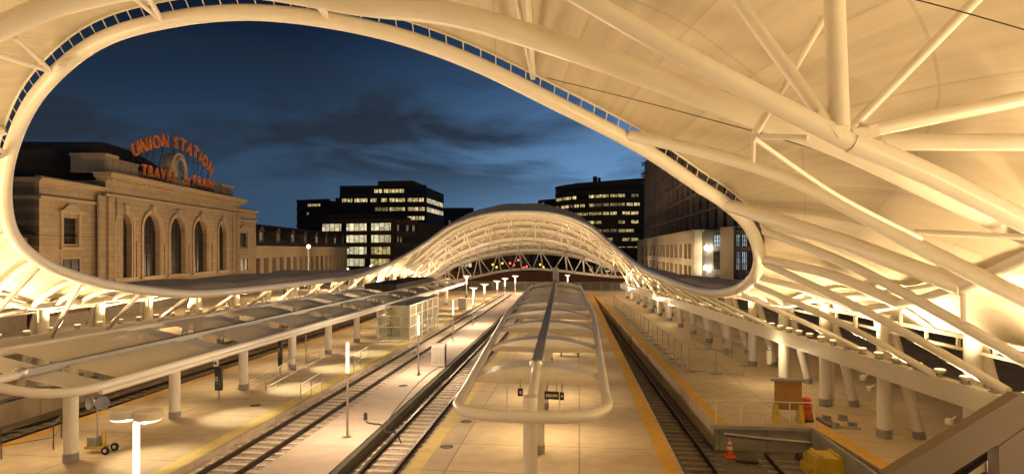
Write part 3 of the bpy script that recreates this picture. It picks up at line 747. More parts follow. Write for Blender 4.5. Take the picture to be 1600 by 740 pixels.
for a0, a1, b, t, k in arches:
    window(st, a0+.02, a1-.02, b, t, 1.0, .62, 4, 6)
    out = opening(a0, a1, b, t, 1.0, 16); c = (a0+a1)/2; r = (a1-a0)/2
    mb = MB()
    def ringp(e): return [(c+(p[0]-c)*(r+e)/r, (p[1] if i in (0, len(out)-1) else (t-r+(p[1]-t+r)*(r+e)/r if p[1] > t-r else p[1]))) for i, p in enumerate(out)]
    for e0, e1, pr in ((.03, .28, .10), (.28, .62, .20)):
        i0 = ringp(e0); i1 = ringp(e1)
        mb.grid(np.array([[V3(p[0], -pr, p[1]) for p in i0], [V3(p[0], -pr, p[1]) for p in i1]]))
        mb.grid(np.array([[V3(p[0], -pr, p[1]) for p in i1], [V3(p[0], .0, p[1]) for p in i1]])); mb.grid(np.array([[V3(p[0], .0, p[1]) for p in i0], [V3(p[0], -pr, p[1]) for p in i0]]))
    mb.prism([(c-.28, -.42, t+.05), (c+.28, -.42, t+.05), (c+.42, -.42, t+.95), (c-.42, -.42, t+.95)], (0, .4, 0))
    mb.box(a0-.7, a1+.7, -.3, -.003, b-.35, b-.02)
    mb.build('archivolt', 'stone_plain', st, local=True)
# cornice with dentils, frieze, attic
mb = MB()
mb.box(wc0-.15, wc1+.15, -.25, 0, ZC-2.6, ZC-2.35); mb.box(wc0-.2, wc1+.2, -.35, 1, ZC-.9, ZC-.55); mb.box(wc0-.6, wc1+.6, -.95, 1, ZC-.551, ZC-.2); mb.box(wc0-.9, wc1+.9, -1.25, 1, ZC-.201, ZC)
x = wc0
while x < wc1: mb.box(x, x+.32, -.8, -.352, ZC-.86, ZC-.56); x += .62
mb.build('cornice', 'stone_plain', st, local=True)
def lblock(name, u0, u1, z0, z1, y0, y1, m='stone_plain', mould=True):
    a = FS.wz(u0, 390)[0]; b = FS.wz(u1, 390)[0]; mb = MB(); mb.box(a, b, y0, y1, z0, z1)
    if mould:
        mb.box(a-.12, b+.12, y0-.14, y1+.12, z1-.28, z1+.02); mb.box(a-.08, b+.08, y0-.1, y1, z0, z0+.3)
        n = max(2, int((b-a)/2.2))
        for k in range(n):
            p = a+(b-a)*(k+.5)/n; mb.box(p-.32, p+.32, y0-.09, y0-.002, z0+.45, z1-.42)
    return mb.build(name, m, st, local=True)
lblock('attic_block', 167, 186, ZC, ZC+2.2, .2, 4); lblock('attic_block', 186.6, 222, ZC, ZC+1.9, .5, 4)
lblock('attic_block', 336, 348, ZC, ZC+1.95, .5, 4); lblock('attic_block', 348.4, 366, ZC, ZC+2.0, .2, 4)
mb = MB(); a = FS.wz(222, 390)[0]; b = FS.wz(336, 390)[0]; mb.box(a, b, .9, 4, ZC, ZC+1.2); mb.build('parapet', 'stone_dark', st, local=True)
# clock aedicule
ck = FS.wz(280, 390)[0]
mb = MB()
out = [(ck+2.25*math.cos(q*PI/16), ZC+2.75+2.05*math.sin(q*PI/16)) for q in range(17)]
mb.prism([(ck+2.25, -.1, ZC)]+[(p[0], -.1, p[1]) for p in out]+[(ck-2.25, -.1, ZC)], (0, 1.4, 0))
for s in (-1, 1):
    mb.prism([(ck+s*2.25, .15, ZC), (ck+s*4.1, .15, ZC), (ck+s*3.8, .15, ZC+.7), (ck+s*2.9, .15, ZC+1.3), (ck+s*2.25, .15, ZC+2.6)], (0, .8, 0))
clk = mb.build('clock_housing', 'stone_plain', st, local=True)
mb = MB(); rim = [V3(ck+1.45*math.cos(q*PI/14), -.16, ZC+2.5+1.6*math.sin(q*PI/14)) for q in range(28)]
mb.tube(rim, .17, 8, closed=True); mb.build('clock_rim', 'stone_plain', clk, smooth=True, local=True)
mb = MB(); mb.prism([(ck+1.4*math.cos(q*PI/14), -.115, ZC+2.5+1.55*math.sin(q*PI/14)) for q in range(28)], (0, .01, 0))
mb.build('clock_face', 'clock_face', clk, local=True)
mb = MB(); mb.beam((ck, -.14, ZC+2.4), (ck, -.14, ZC+3.6), .02, .14, (0, 1, 0)); mb.beam((ck, -.14, ZC+2.5), (ck+.8, -.14, ZC+2.1), .02, .14, (0, 1, 0)); mb.build('clock_hand', 'black', clk, local=True)
# big roof behind
mb = MB()
r0 = FS.wz(120, 390, 9)[0]; r1 = FS.wz(375, 390, 9)[0]
zr = ZC+6.1
rp_ = [FS.wz(u, v, 7) for u, v in ((24, 236), (60, 233), (100, 229), (160, 222), (185, 229), (215, 240), (250, 262), (300, 282), (345, 296))]
mb.prism([(rp_[0][0], 7, ZC-2)]+[(a, 7, max(b, ZC-.5)) for a, b in rp_]+[(rp_[-1][0], 7, ZC-2)], (0, 16, 0))
mb.build('roof', 'roof_dark', st, local=True)
# pavilions
wp0 = 0.0
def pavilion(w0, w1, z1, wins):
    mb = MB(); holed_wall(mb, w0, w1, 0, z1, wins, .35, .45); mb.box(w0, w1, .82, 20, 0, z1)
    for x in (w0, w1): mb.add([(x, .35, 0), (x, 20, 0), (x, 20, z1), (x, .35, z1)], [(0, 1, 2, 3)])
    mb.build('pavilion_wall', 'stone', st, local=True)
    mb = MB(); mb.box(w0-.2, w1+.2, .05, 20.2, z1-2.0, z1-1.75); mb.box(w0-.45, w1+.3, -.2, 20.4, z1-.2, z1); mb.box(w0-.25, w1+.2, .1, 20.2, z1-.45, z1-.2)
    mb.box(w0+.3, w1-.2, .5, 1.0, z1, z1+.25); mb.build('pavilion_cornice', 'stone_plain', st, local=True)
    for a0, a1, b, t, k in wins:
        window(st, a0+.02, a1-.02, b, t, 0, .7, 2, 4)
        mb = MB(); mb.box(a0-.35, a0-.01, .2, .347, b-.3, t+.4); mb.box(a1+.01, a1+.35, .2, .347, b-.3, t+.4); mb.box(a0-.6, a1+.6, .05, .346, t+.41, t+.75); mb.box(a0-.5, a1+.5, .1, .345, b-.6, b-.31)
        mb.prism([(a0-.2, .12, t+.76), (a1+.2, .12, t+.76), ((a0+a1)/2+.5, .12, t+1.35), ((a0+a1)/2-.5, .12, t+1.35)], (0, .2, 0)); mb.build('window_surround', 'stone_plain', st, local=True)
a, _ = FS.wz(103, 390); b, _ = FS.wz(127, 390)
pavilion(wp0, wc0-.01, ZP, [(a, b, 8.2, 10.9, 0), (a, b, 4.5, 6.6, 0)] if False else [(a, b, 8.2, 10.9, 0)])
for z0, z1 in ((4.2, 6.6), (1.0, 3.4)):
    mb = MB(); mb.box(a-.3, b+.3, .26, .347, z0-.3, z1+.3); mb.build('window_surround', 'stone_plain', st, local=True); window(st, a, b, z0, z1, 0, .24, 2, 3)
a2, _ = FS.wz(377, 390); b2, _ = FS.wz(389, 390)
pavilion(wc1+.01, wr1, ZP+.2, [(a2, b2, 8.1, 10.6, 0)])
mb = MB(); mb.box(a2-.3, b2+.3, .26, .347, 3.7, 6.4); mb.build('window_surround', 'stone_plain', st, local=True); window(st, a2, b2, 4.0, 6.1, 0, .24, 2, 3)
# rusticated pilasters, base course, belt
for x in (wc0+.2, wc0+1.9, wc1-3.2, wc1-1.5, wc0-1.6): MB().box(x, x+1.2, -.22, -.003, 3.3, ZC-2.7).build('pilaster', 'stone', st, local=True)
for i in range(4):
    x = (arches[i][1]+arches[i+1][0])/2; MB().box(x-.38, x+.38, -.16, -.003, 4.3, 8.5).build('pier', 'stone', st, local=True)
mb = MB(); mb.box(wp0-.1, wr1+.1, -.35, .346, 0, 1.1); mb.build('plinth', 'stone_dark', st, local=True)
mb = MB(); mb.box(wp0-.05, wr1, -.2, .344, 1.101, 3.2); mb.build('brick_base', 'brick_red', st, local=True)
# doors and low windows at street level glimpsed under the hall roof
for u0, u1 in ((52, 60), (84, 98), (134, 147), (186, 200), (226, 246), (268, 286), (304, 320), (342, 354)):
    p = FS.wz(u0, 390)[0]; q = FS.wz(u1, 390)[0]
    if p > .5: window(st, p, q, .3, 3.0, 0, -.26, 2, 2, m='win_dim' if u0 % 3 == 0 else 'glass_dark', name='low_window')
ORG[st.name] = V3(0, 0, 0)
# --- roof sign
def text_mesh(ch, size, depth):
    c = bpy.data.curves.new('tmp', 'FONT'); c.body = ch; c.size = size; c.extrude = depth; c.align_x = 'CENTER'; c.align_y = 'CENTER'; c.offset = .035*size/1.8
    c.resolution_u = 3
    o = bpy.data.objects.new('tmp', c); COL.objects.link(o); dg = bpy.context.evaluated_depsgraph_get(); dg.update()
    me = bpy.data.meshes.new_from_object(o.evaluated_get(dg)); bpy.data.objects.remove(o); bpy.data.curves.remove(c); return me
def sign(name, label, items, size, sx, y, rails):
    t = thing(name, (A_[0], A_[1], 0), label, 'sign', rz=FS.rz); ORG[t.name] = V3(0, 0, 0)
    for ch, u, v, tilt, sz in items:
        w_, z_ = FS.wz(u, v, y)
        me = text_mesh(ch, size*sz, .12); me.materials.append(M['sign_orange'])
        o = bpy.data.objects.new('letter', me); COL.objects.link(o); o.parent = t
        o.location = (w_, y, z_); o.rotation_euler = Matrix.Rotation(math.radians(tilt), 3, 'Y').to_4x4().to_euler()
        o.matrix_local = Matrix.Translation((w_, y, z_)) @ Matrix.Rotation(math.radians(tilt), 4, 'Y') @ Matrix.Rotation(PI/2, 4, 'X') @ Matrix.Diagonal((sx, 1, 1, 1))
    rails(t); return t
def rails_arc(t):
    pts = [(211.9, 233.9), (224.3, 227.6), (234.4, 224.5), (244, 222), (257.7, 220.6), (274.8, 223.7), (285.7, 226), (295.8, 233.8), (305.9, 238.5), (312.4, 244), (319.9, 251.7), (328.4, 263.4)]
    mb = MB()
    for off_ in (-4, 5):
        q = []
        for u, v in pts: w_, z_ = FS.wz(u, v+off_, 1.0); q.append((w_, 1.25, z_))
        mb.tube(q, .07, 6)
    for u, v in pts[::1]:
        w_, z_ = FS.wz(u, v+8, 1.0); mb.tube([(w_, 1.3, z_+1), (w_, 1.3, ZC+1)], .045, 5); mb.tube([(w_, 1.3, z_), (w_+1.4, 2.8, ZC+1)], .04, 5)
    mb.build('sign_scaffold', 'dark_steel', t, local=True)
def rails_low(t):
    p = FS.wz(224, 390, .3)[0]; q = FS.wz(332, 390, .3)[0]; mb = MB(); mb.tube([(p, .1, ZC+.5), (q, .1, ZC+.5)], .06, 6); mb.tube([(p, .1, ZC+1.5), (q, .1, ZC+1.5)], .06, 6)
    for k in range(9): x = p+(q-p)*k/8; mb.tube([(x, .15, ZC), (x, .15, ZC+1.7)], .05, 6)
    mb.build('sign_rail', 'dark_steel', t, local=True)
sign('roof_sign', 'arched orange neon letters UNION STATION standing on the station roof', [('U', 211.9, 233.9, -24, 1), ('N', 224.3, 228, -17, 1), ('I', 234.4, 224.8, -12, 1), ('O', 244, 222.4, -7, 1), ('N', 257.7, 221, -1, 1), ('S', 274.8, 223.7, 6, 1), ('T', 285.7, 227, 12, 1), ('A', 295.8, 232.5, 17, 1), ('T', 305.9, 238.5, 20, 1), ('I', 312.8, 244, 24, 1), ('O', 320, 251.7, 28, 1), ('N', 328.6, 263, 32, 1)], 2.4, 1.05, 1.0, rails_arc)
sign('roof_sign', 'straight row of orange letters TRAVEL by TRAIN on the station parapet', [('T', 225.5, 266.2, 0, 1), ('R', 235.3, 268, 0, 1), ('A', 245, 270.6, 0, 1), ('V', 254.8, 272.6, 0, 1), ('E', 264.3, 274.6, 0, 1), ('L', 272.8, 276.8, 0, 1), ('by', 292.9, 280.4, 0, .92), ('T', 303.2, 281, 0, 1), ('R', 310.8, 283.2, 0, 1), ('A', 318.4, 285, 0, 1), ('I', 324, 286.3, 0, 1), ('N', 330.2, 288, 0, 1)], 1.85, .95, -.25, rails_low)
# --- station wing
wing = thing('station_wing', (A_[0], A_[1], 0), 'low tan station wing with a row of narrow windows and dormers under a dark roof', 'building', rz=FS.rz); ORG[wing.name] = V3(0, 0, 0)
w0 = wr1+.05; w1 = FS.wz(547, 390)[0]
nwin = 17; ops = []
for k in range(nwin):
    a = w0+(w1-w0)*(k+.22)/nwin; b = w0+(w1-w0)*(k+.80)/nwin; ops.append((a, b, 1.4, 6.0, 0))
mb = MB(); holed_wall(mb, w0, w1, 0, 8.2, ops, .9, 1.2); mb.box(w0, w1, 2.2, 16, 0, 8.2); mb.add([(w1, .9, 0), (w1, 16, 0), (w1, 16, 8.2), (w1, .9, 8.2)], [(0, 1, 2, 3)])
mb.box(w0, w1+.4, .3, .9, 7.9, 8.35); mb.build('wall', 'stone_plain', wing, local=True)
for k, (a, b, z0, z1, _) in enumerate(ops): MB().box(a, b, 1.9, 1.95, z0, z1).build('window', 'glass_dark', wing, local=True)
mb = MB(); mb.prism([(w0, .3, 8.36), (w0, 7, 13.2), (w0, 11, 13.2), (w0, 17, 8.36)], (w1+.6-w0, 0, 0)); mb.build('roof', 'roof_dark', wing, local=True)
for k in range(8):
    x = w0+(w1-w0)*(k+.5)/8
    d = MB().box(x-1.4, x+1.4, 1.2, 6, 9.1, 11.3); d.prism([(x-1.8, 1.0, 11.3), (x+1.8, 1.0, 11.3), (x, 1.0, 12.4)], (0, 5, 0)); d = d.build('dormer', 'roof_dark', wing, local=True)
    MB().box(x-.8, x+.8, 1.13, 1.19, 9.5, 11.0).build('dormer_window', 'facade_mid' if k % 2 else 'win_dim', d, local=True)
# low gabled building at far left
Q = P(18, 390, 60)
lw = thing('low_building', (Q[0]-6, Q[1]-4, 0), 'low dark-roofed building with overhanging eaves at the left end of the station', 'building', rz=FS.rz-PI/2)
ORG[lw.name] = V3(0, 0, 0)
MB().box(-12, 6.6, 0, 14, 0, 8.8).build('wall', 'stone_dark', lw, local=True)
mb = MB(); mb.prism([(7.6, -1, 8.8), (-13, -1, 8.8), (-13, -1, 9.1), (-2, 6, 13.2), (7.6, -1, 9.1)], (0, .4, 0))
mb.add([(7.8, -1.2, 9.0), (7.8, 15, 9.0), (-1, 7, 13.4), (-13, -1.2, 9.0), (-13, 15, 9.0)], [(0, 1, 2), (0, 2, 3), (3, 2, 4), (1, 4, 2), (0, 3, 4, 1)]); mb.build('roof', 'roof_dark', lw, local=True)
for x in (-6, 1): MB().box(x, x+1.6, -.04, -.005, 5.5, 7.6).build('window', 'glass_dark', lw, local=True)
# small office block under the left hall roof (brown timber kiosk)
# --- dark office towers
def office(name, label, a, b, depth, z0, z1, floors, nx, lit, m_wall='facade_dark', mats=('win_warm',), band=(.30, .72), side_lit=(), roof=None, curve=0.0, name_lit='lit_window'):
    F = Frame(a, b); t = thing(name, (a[0], a[1], 0), label, 'building', rz=F.rz); ORG[t.name] = V3(0, 0, 0); L_ = F.len
    mb = MB(); nseg = 10 if curve else 1
    def yy(x): return -curve*4*(x/L_)*(1-x/L_)
    fh = (z1-z0)/floors
    prof = [(L_*k/nseg, yy(L_*k/nseg)) for k in range(nseg+1)]
    mb.prism([(x, y, 0) for x, y in prof]+[(L_, depth, 0), (0, depth, 0)], (0, 0, z1))
    for f in range(floors+1):
        z = z0+f*fh
        mb.prism([(x, y-.35, z-.25) for x, y in prof]+[(L_, .2, z-.25), (0, .2, z-.25)], (0, 0, .28*fh))
    mb.build('wall', m_wall, t, local=True)
    for f in range(floors):
        zb = z0+(f+band[0])*fh; zt = z0+(f+band[1]+.2)*fh
        mb = MB()
        for (xa, ya), (xb, yb) in zip(prof[:-1], prof[1:]): mb.add([(xa, ya-.05, zb), (xb, yb-.05, zb), (xb, yb-.05, zt), (xa, ya-.05, zt)], [(0, 1, 2, 3)])
        mb.build('window_band', 'glass_dark', t, local=True)
        for (ff, c0, c1, mi) in [q for q in lit if q[0] == f]:
            xa = L_*c0/nx; xb = L_*c1/nx; k = max(1, int(round(c1-c0)))
            for j in range(k):
                p = xa+(xb-xa)*j/k+.12*L_/nx*.5; q = xa+(xb-xa)*(j+1)/k-.12*L_/nx*.5
                zb2 = zb+.08*fh
                MB().add([(p, yy(p)-.10, zb2), (q, yy(q)-.10, zb2), (q, yy(q)-.10, zt-.03*fh), (p, yy(p)-.10, zt-.03*fh)], [(0, 1, 2, 3)]).build(name_lit, mats[mi], t, local=True)
    # end wall windows (side seen at the far end of the front)
    for (f, c0, c1, mi) in side_lit:
        zb = z0+(f+band[0])*fh; zt = z0+(f+band[1]+.2)*fh
        MB().add([(L_+.06, depth*c0, zb), (L_+.06, depth*c1, zb), (L_+.06, depth*c1, zt), (L_+.06, depth*c0, zt)], [(0, 1, 2, 3)]).build(name_lit, mats[mi], t, local=True)
    for (x0, x1, y0, y1, za, zb) in (roof or []): MB().box(x0*L_, x1*L_, y0, y1, za, zb).build('roof_plant', m_wall, t, local=True)
    return t, F
# note: fronts run left to right as seen from the platforms
a = P(531, 390, 289); b = P(666, 390, 285); zt = H+98*.285
office('office_block', 'tall dark office block with bands of lit windows behind the far left platform', a, b, 38, 3, zt, 8, 16,
       [(7, 6.4, 8, 0), (7, 8.2, 12, 0), (6, .4, 2.4, 0), (6, 2.7, 5.2, 0), (6, 5.7, 6.9, 0), (6, 7.7, 8.8, 0), (6, 9.2, 12.2, 0), (6, 12.6, 15.6, 0), (5, 6.5, 9, 2), (5, 9.2, 12.2, 1), (5, 12.6, 15.8, 0), (4, 6.5, 8, 2), (4, 9.4, 11, 2), (4, 12.5, 15.7, 0), (3, 14, 15.7, 0), (2, 14.2, 15.5, 0), (1, 14, 15, 0)],
       mats=('win_warm', 'win_yellow', 'win_dim'), band=(.32, .62), side_lit=[(7, .05, .9, 2), (6, .02, .95, 3), (5, .02, .95, 3), (4, .1, .6, 2), (3, .1, .6, 2)] if False else [(6, .02, .95, 0), (5, .02, .95, 0)], roof=[(.42, .83, 3, 30, zt, zt+3.2), (-.11, 0, 6, 40, 0, zt-4.0)])
a = P(464, 390, 320); b = P(515, 390, 312)
office('office_block', 'plain dark block with one short lit window left of the tall offices', a, b, 40, 3, H+76*.315, 7, 6, [(6, 2.0, 4.4, 0), (5, 1.8, 2.3, 1)], mats=('win_yellow', 'win_dim'), band=(.3, .5))
a = P(500, 390, 215); b = P(616, 390, 205); z1 = H+44*.21
office('office_block', 'lower office block with three floors of tall bright white windows', a, b, 40, 1.5, z1, 4, 3, [(3, .05, .95, 0), (3, 1.05, 1.98, 0), (3, 2.05, 2.95, 0), (2, .05, .95, 0), (2, 1.05, 1.98, 0), (2, 2.05, 2.95, 0), (1, .4, .95, 0), (1, 1.05, 1.98, 0), (1, 2.05, 2.95, 1), (0, .05, 1.9, 0), (0, 2.0, 2.9, 1)], mats=('win_white', 'win_yellow'), band=(.12, .66), roof=[(-.25, .62, 4, 30, z1, z1+2.6)])
a = P(616.6, 390, 204); b = P(652, 390, 211)
office('office_block', 'angled dark block with a few dim windows beside the bright white offices', a, b, 30, 1.5, z1-.4, 4, 6, [(3, .5, 1.2, 0), (3, 2.8, 3.6, 0), (2, .6, 1.0, 0), (2, 1.3, 1.8, 0), (3, 4.6, 5.2, 1)], mats=('win_dim', 'win_yellow'), band=(.2, .6))
a = P(693, 390, 420); b = P(740, 390, 420)
office('office_block', 'distant black building silhouette peeking over the far arch', a, b, 40, 3, H+62*.42, 5, 6, [(3, 1, 1.6, 0)], mats=('win_dim',))
random.seed(11)
a = P(868, 390, 262); b = P(1004, 390, 238); zt = H+100*.25
lit = []
for f in range(1, 9):
    x = .2
    while x < 13:
        wd = random.choice((1, 1, 2, 2)); 
        if random.random() < (.9 if f >= 6 else .72): lit.append((f, x, min(13.8, x+wd-.1), 0 if f >= 5 and random.random() < .7 else (1 if random.random() < .6 else 2)))
        x += wd+(.0 if random.random() < .8 else .5)
office('office_tower', 'broad curved dark office tower with yellow lit window rows right of the far arch', a, b, 45, 0, zt, 10, 14, lit, mats=('win_warm', 'win_yellow', 'win_dim'), band=(.28, .52), curve=7, roof=[(.1, .95, 8, 36, zt, zt+2.6), (.30, .34, 10, 11, zt+2.6, zt+5), (.36, .38, 10, 11, zt+2.6, zt+4.4)])
a = P(842, 390, 300); b = P(880, 390, 282)
office('office_tower', 'rounded dark tower shoulder joined to the left of the curved offices', a, b, 40, 0, H+75*.29, 8, 4, [(7, 1.6, 2.2, 0), (6, 1.6, 2.4, 0)], mats=('win_dim',), curve=4)
# --- building site above and the cream building on the right
a = P(1084, 390, 88); b = P(996, 390, 185)
Fc = Frame(b, a)
cr = thing('cream_building', (b[0], b[1], 0), 'long cream two-storey building with square windows behind the right edge of the roof', 'building', rz=Fc.rz); ORG[cr.name] = V3(0, 0, 0)
nw = 13; ops = []; L_ = Fc.len
win_w = [(Fc.wz(u, 390)[0], Fc.wz(u+4.4, 390)[0]) for u in (1000.5, 1007, 1013.5, 1019, 1024, 1029, 1034.5, 1040.5, 1047, 1054, 1061.5, 1069, 1075.5)]
rows = [(3.0, 5.4), (6.3, 8.7)]
mb = MB()
holed_wall(mb, 0, L_, 0, 5.9, [(p, q, 3.0, 5.3, 0) for p, q in win_w], 0, .5); holed_wall(mb, 0, L_, 5.9, 10.0, [(p, q, 6.3, 8.5, 0) for p, q in win_w], 0, .5)
mb.box(0, L_, .6, 20, 0, 10); mb.add([(L_, 0, 0), (L_, .6, 0), (L_, .6, 10), (L_, 0, 10)], [(0, 1, 2, 3)]); mb.build('wall', 'cream_wall', cr, local=True)
mb = MB(); mb.box(-.2, L_+.2, -.25, 20, 10, 10.35); mb.box(0, L_, -.12, 0, 5.6, 5.85); mb.build('parapet', 'cream_wall', cr, local=True)
for p, q in win_w:
    for z0, z1 in ((3.0, 5.3), (6.3, 8.5)):
        o = MB().box(p, q, .45, .5, z0, z1).build('window', 'glass_dark', cr, local=True); MB().box((p+q)/2-.05, (p+q)/2+.05, .38, .449, z0, z1).build('mullion', 'cream_wall', o, local=True)
# the grey building facing the tracks
a = P(1085, 390, 89); b = P(1190, 390, 80); Fg = Frame(a, b)
gb = thing('grey_building', (a[0], a[1], 0), 'grey glazed building with a brown pier and two bright wall lamps at the right', 'building', rz=Fg.rz); ORG[gb.name] = V3(0, 0, 0)
mb = MB(); mb.box(.05, Fg.len+6, 0, 25, 0, 10.2); mb.build('wall', 'grey_wall', gb, local=True)
px = Fg.wz(1129, 390)[0]; qx = Fg.wz(1150, 390)[0]
MB().box(px, qx, -.5, -.004, 0, 10.6).build('pier', 'cream_wall', gb, local=True)
for u0, u1 in ((1116, 1128), (1151, 1158), (1160, 1168), (1170, 1180)):
    for z0, z1 in ((1.2, 4.0), (5.0, 7.4), (8.0, 9.6)):
        window(gb, Fg.wz(u0, 390)[0], Fg.wz(u1, 390)[0], z0, z1, 0, -.05, 3, 3, m='win_cool' if (z0 > 7 or (u0 > 1150 and z0 > 4)) and u0 != 1170 else 'glass_dark')
def wall_lamp(u, v, label):
    w_, z_ = Fg.wz(u, v, -.5); p = Fg.world(w_, -.5, z_)
    t = thing('wall_lamp', tuple(p), label, 'lamp', rz=Fg.rz); ORG[t.name] = V3(0, 0, 0)
    MB().lathe((0, 0, -.32), [(.10, 0), (.26, .1), (.26, .5), (.1, .62)], 12).build('lamp_globe', 'lamp_hot', t, smooth=True, local=True)
    MB().box(-.05, .05, .0, .5, .3, .4).build('arm', 'dark_steel', t, local=True)
    light('wall_lamp_light', 'POINT', tuple(Fg.world(w_, -.95, z_)), 22, (1, .8, .55), .25)
wall_lamp(1104, 387, 'upper of two glaring lamps on the grey wall beside the brown pier'); wall_lamp(1103, 418, 'lower of two glaring lamps on the grey wall beside the brown pier')
# construction frame above
a = P(1150, 390, 76); b = P(997, 390, 200); Fk = Frame(b, a)
kb = thing('building_under_construction', (b[0], b[1], 0), 'dark unfinished concrete frame with scaffold poles on top, above the cream building', 'building', rz=Fk.rz); ORG[kb.name] = V3(0, 0, 0)
L_ = Fk.len
mb = MB()
zs = [10.4+3.4*k for k in range(8)]
for z in zs: mb.box(0, L_, 2, 22, z, z+.4)
mb.build('floor_slab', 'raw_concrete', kb, local=True)
x = .5
while x < L_:
    MB().box(x-.3, x+.3, 1.9, 2.6, zs[0]+.3, zs[-1]-.01).build('column', 'raw_concrete', kb, local=True); x += 6.2
MB().box(0.2, L_-.2, 5.5, 5.7, 10.9, zs[-1]-.02).build('back_wall', 'back_dark', kb, local=True)
mb = MB(); random.seed(5)
for z in zs[:-1]:
    x = 1.2
    while x < L_-6:
        if random.random() < .5: MB().box(x, x+random.uniform(2, 4.8), 2.9, 3.0, z+.42, z+random.uniform(1.2, 3.2))  .build('infill_panel', 'facade_mid', kb, local=True)
        x += 6.2
def pole(a, b, r): MB().tube([a, b], r, 5).build('scaffold_pole', 'facade_mid', kb, local=True)
x = -2.0
while x < L_:
    h = random.uniform(1.5, 4.5); pole((x, 3, zs[-1]+.4), (x+random.uniform(-1, 1), 3, zs[-1]+h), .12)
    pole((x, 3, zs[-1]+1.6), (x+3.0, 3, zs[-1]+1.9), .07)
    if random.random() < .6: pole((x, 3, zs[-2]-1.5), (x-random.uniform(2, 4), 1.0, zs[-2]+random.uniform(-1, 1.5)), .14)
    x += 2.6
for z in zs[4:]:
    for k in range(3): pole((random.uniform(0, 3), 2.5, z+.5*k), (-random.uniform(2.5, 6.5), 1.5, z+random.uniform(0, 2.6)), .15)
# ------------------------------------------------------------------ platform furniture
def at0(u, v): return G(u, v)
def lamp_post(loc, hgt, label, grp, dish=False, e=60):
    t = thing('lamp_post', tuple(loc), label, 'lamp post', grp)
    MB().lathe((0, 0, 0), [(.13, 0), (.13, .03), (.05, .06), (.045, hgt-1.2)], 12).build('pole', 'white_steel', t, smooth=True, local=True)
    MB().lathe((0, 0, 0), [(.07, hgt-1.25), (.07, hgt-.06), (.04, hgt)], 12).build('light_tube', 'tube_lit', t, smooth=True, local=True)
    if dish:
        for s in (-1, 1):
            mb = MB(); mb.lathe((s*.24, s*.05, hgt-(.03 if s > 0 else -.01)), [(.02, .0), (.24, .02), (.29, .07), (.29, .22), (.25, .25), (.22, .21), (.03, .2)], 20); mb.build('reflector_dish', 'white_steel', t, smooth=True, local=True)
    light('lamp_post_light', 'POINT', (loc[0], loc[1], hgt-(1.0 if dish else .55)), e, PINK, .03)
    return t
G_L = 'lamp posts on the pale walkway'
ords = ['nearest', 'second', 'third', 'fourth', 'fifth']
q = V3(-9.45, 13.2-1.3, 0)
b0 = P(213, 660, 13.7); lamp_post((b0[0], b0[1], 0), 3.95, 'glowing lamp post under a double reflector dish nearest the camera', G_L, True, 750)
for k, (u, v, h) in enumerate(((543, 682, 3.85), (654, 585, 3.65), (708, 533, 3.45), (739, 508, 3.3))):
    g = at0(u, v); lamp_post((g[0], g[1], 0), h, 'slim lamp post with glowing upper tube, %s along the pale walkway after the dish lamp' % ['first', 'second', 'third', 'fourth'][k], G_L, False, (1900, 2200, 2300, 2200)[k])
for k, (u, vt, d) in enumerate(((729, 430, 100), (757, 443, 90), (777, 438, 100), (789, 434, 108), (805, 430, 112), (740, 448, 84), (887, 429, 122))):
    p = P(u, vt, d); h = p[2]
    if h < 2.5: h = 3.2
    t = thing('platform_lamp', (p[0], p[1], 0), ['lamp with flat T-shaped head over the far end of the left canopy', 'far lamp with T-shaped head, leftmost of the cluster by the middle canopy', 'far lamp with T-shaped head, second in the cluster by the middle canopy', 'tall far lamp with T-shaped head, third in the cluster by the middle canopy', 'far lamp with T-shaped head touching the tip of the middle canopy on its left', 'short far lamp with T-shaped head in front of the brick wall', 'far lamp with T-shaped head just right of the canopy end mast'][k], 'lamp post', 'far platform lamps')
    MB().lathe((0, 0, 0), [(.1, 0), (.09, h-1.4)], 8).build('pole', 'white_steel', t, local=True); MB().lathe((0, 0, 0), [(.13, h-1.4), (.15, h-.25)], 8).build('light_tube', 'tube_lit', t, local=True)
    MB().lathe((0, 0, 0), [(.2, h-.25), (.62, h-.1), (.62, h), (.2, h+.05)], 10).build('reflector_dish', 'white_steel', t, local=True)
    light('lamp_post_light', 'POINT', (p[0], p[1], h-.75), 1300, PINK, .03)
# small spot pools at right columns
for k, (u, v) in enumerate(((1213, 600), (1052, 505), (1020, 492), (985, 470))):
    g = G(u, v)
    light('column_light', 'POINT', (g[0]-.55, g[1]-.5, 1.9), 95, (1, .80, .45), .04)
# white cabinet
g = at0(686, 571); t = thing('equipment_cabinet', tuple(g), 'white ribbed equipment cabinet standing on the pale walkway', 'cabinet', rz=.05); ORG[t.name] = V3(0, 0, 0)
MB().box(-.42, .42, -.42, .42, .08, 1.36).build('body', 'cabinet', t, local=True); MB().box(-.47, .47, -.47, .47, 1.362, 1.44).build('lid', 'cabinet', t, local=True); MB().box(-.45, .45, -.45, .45, 0, .078).build('plinth', 'grey_steel', t, local=True)
mb = MB()
for k in range(6): mb.box(-.36+.13*k, -.29+.13*k, -.45, -.422, .2, 1.25)
mb.build('louvre', 'grey_steel', t, local=True); MB().box(.422, .44, -.3, .3, .25, 1.2).build('door', 'grey_wall', t, local=True)
g = at0(711, 480); t = thing('equipment_cabinet', tuple(V3(g[0]+1.4, g[1]-2, 0)), 'small pale cabinet farther along the walkway near the lamp cluster', 'cabinet')
MB().box(-.5, .5, -.5, .5, 0, 1.3).build('body', 'cabinet', t, local=True); MB().box(-.55, .55, -.55, .55, 1.302, 1.38).build('lid', 'cabinet', t, local=True)
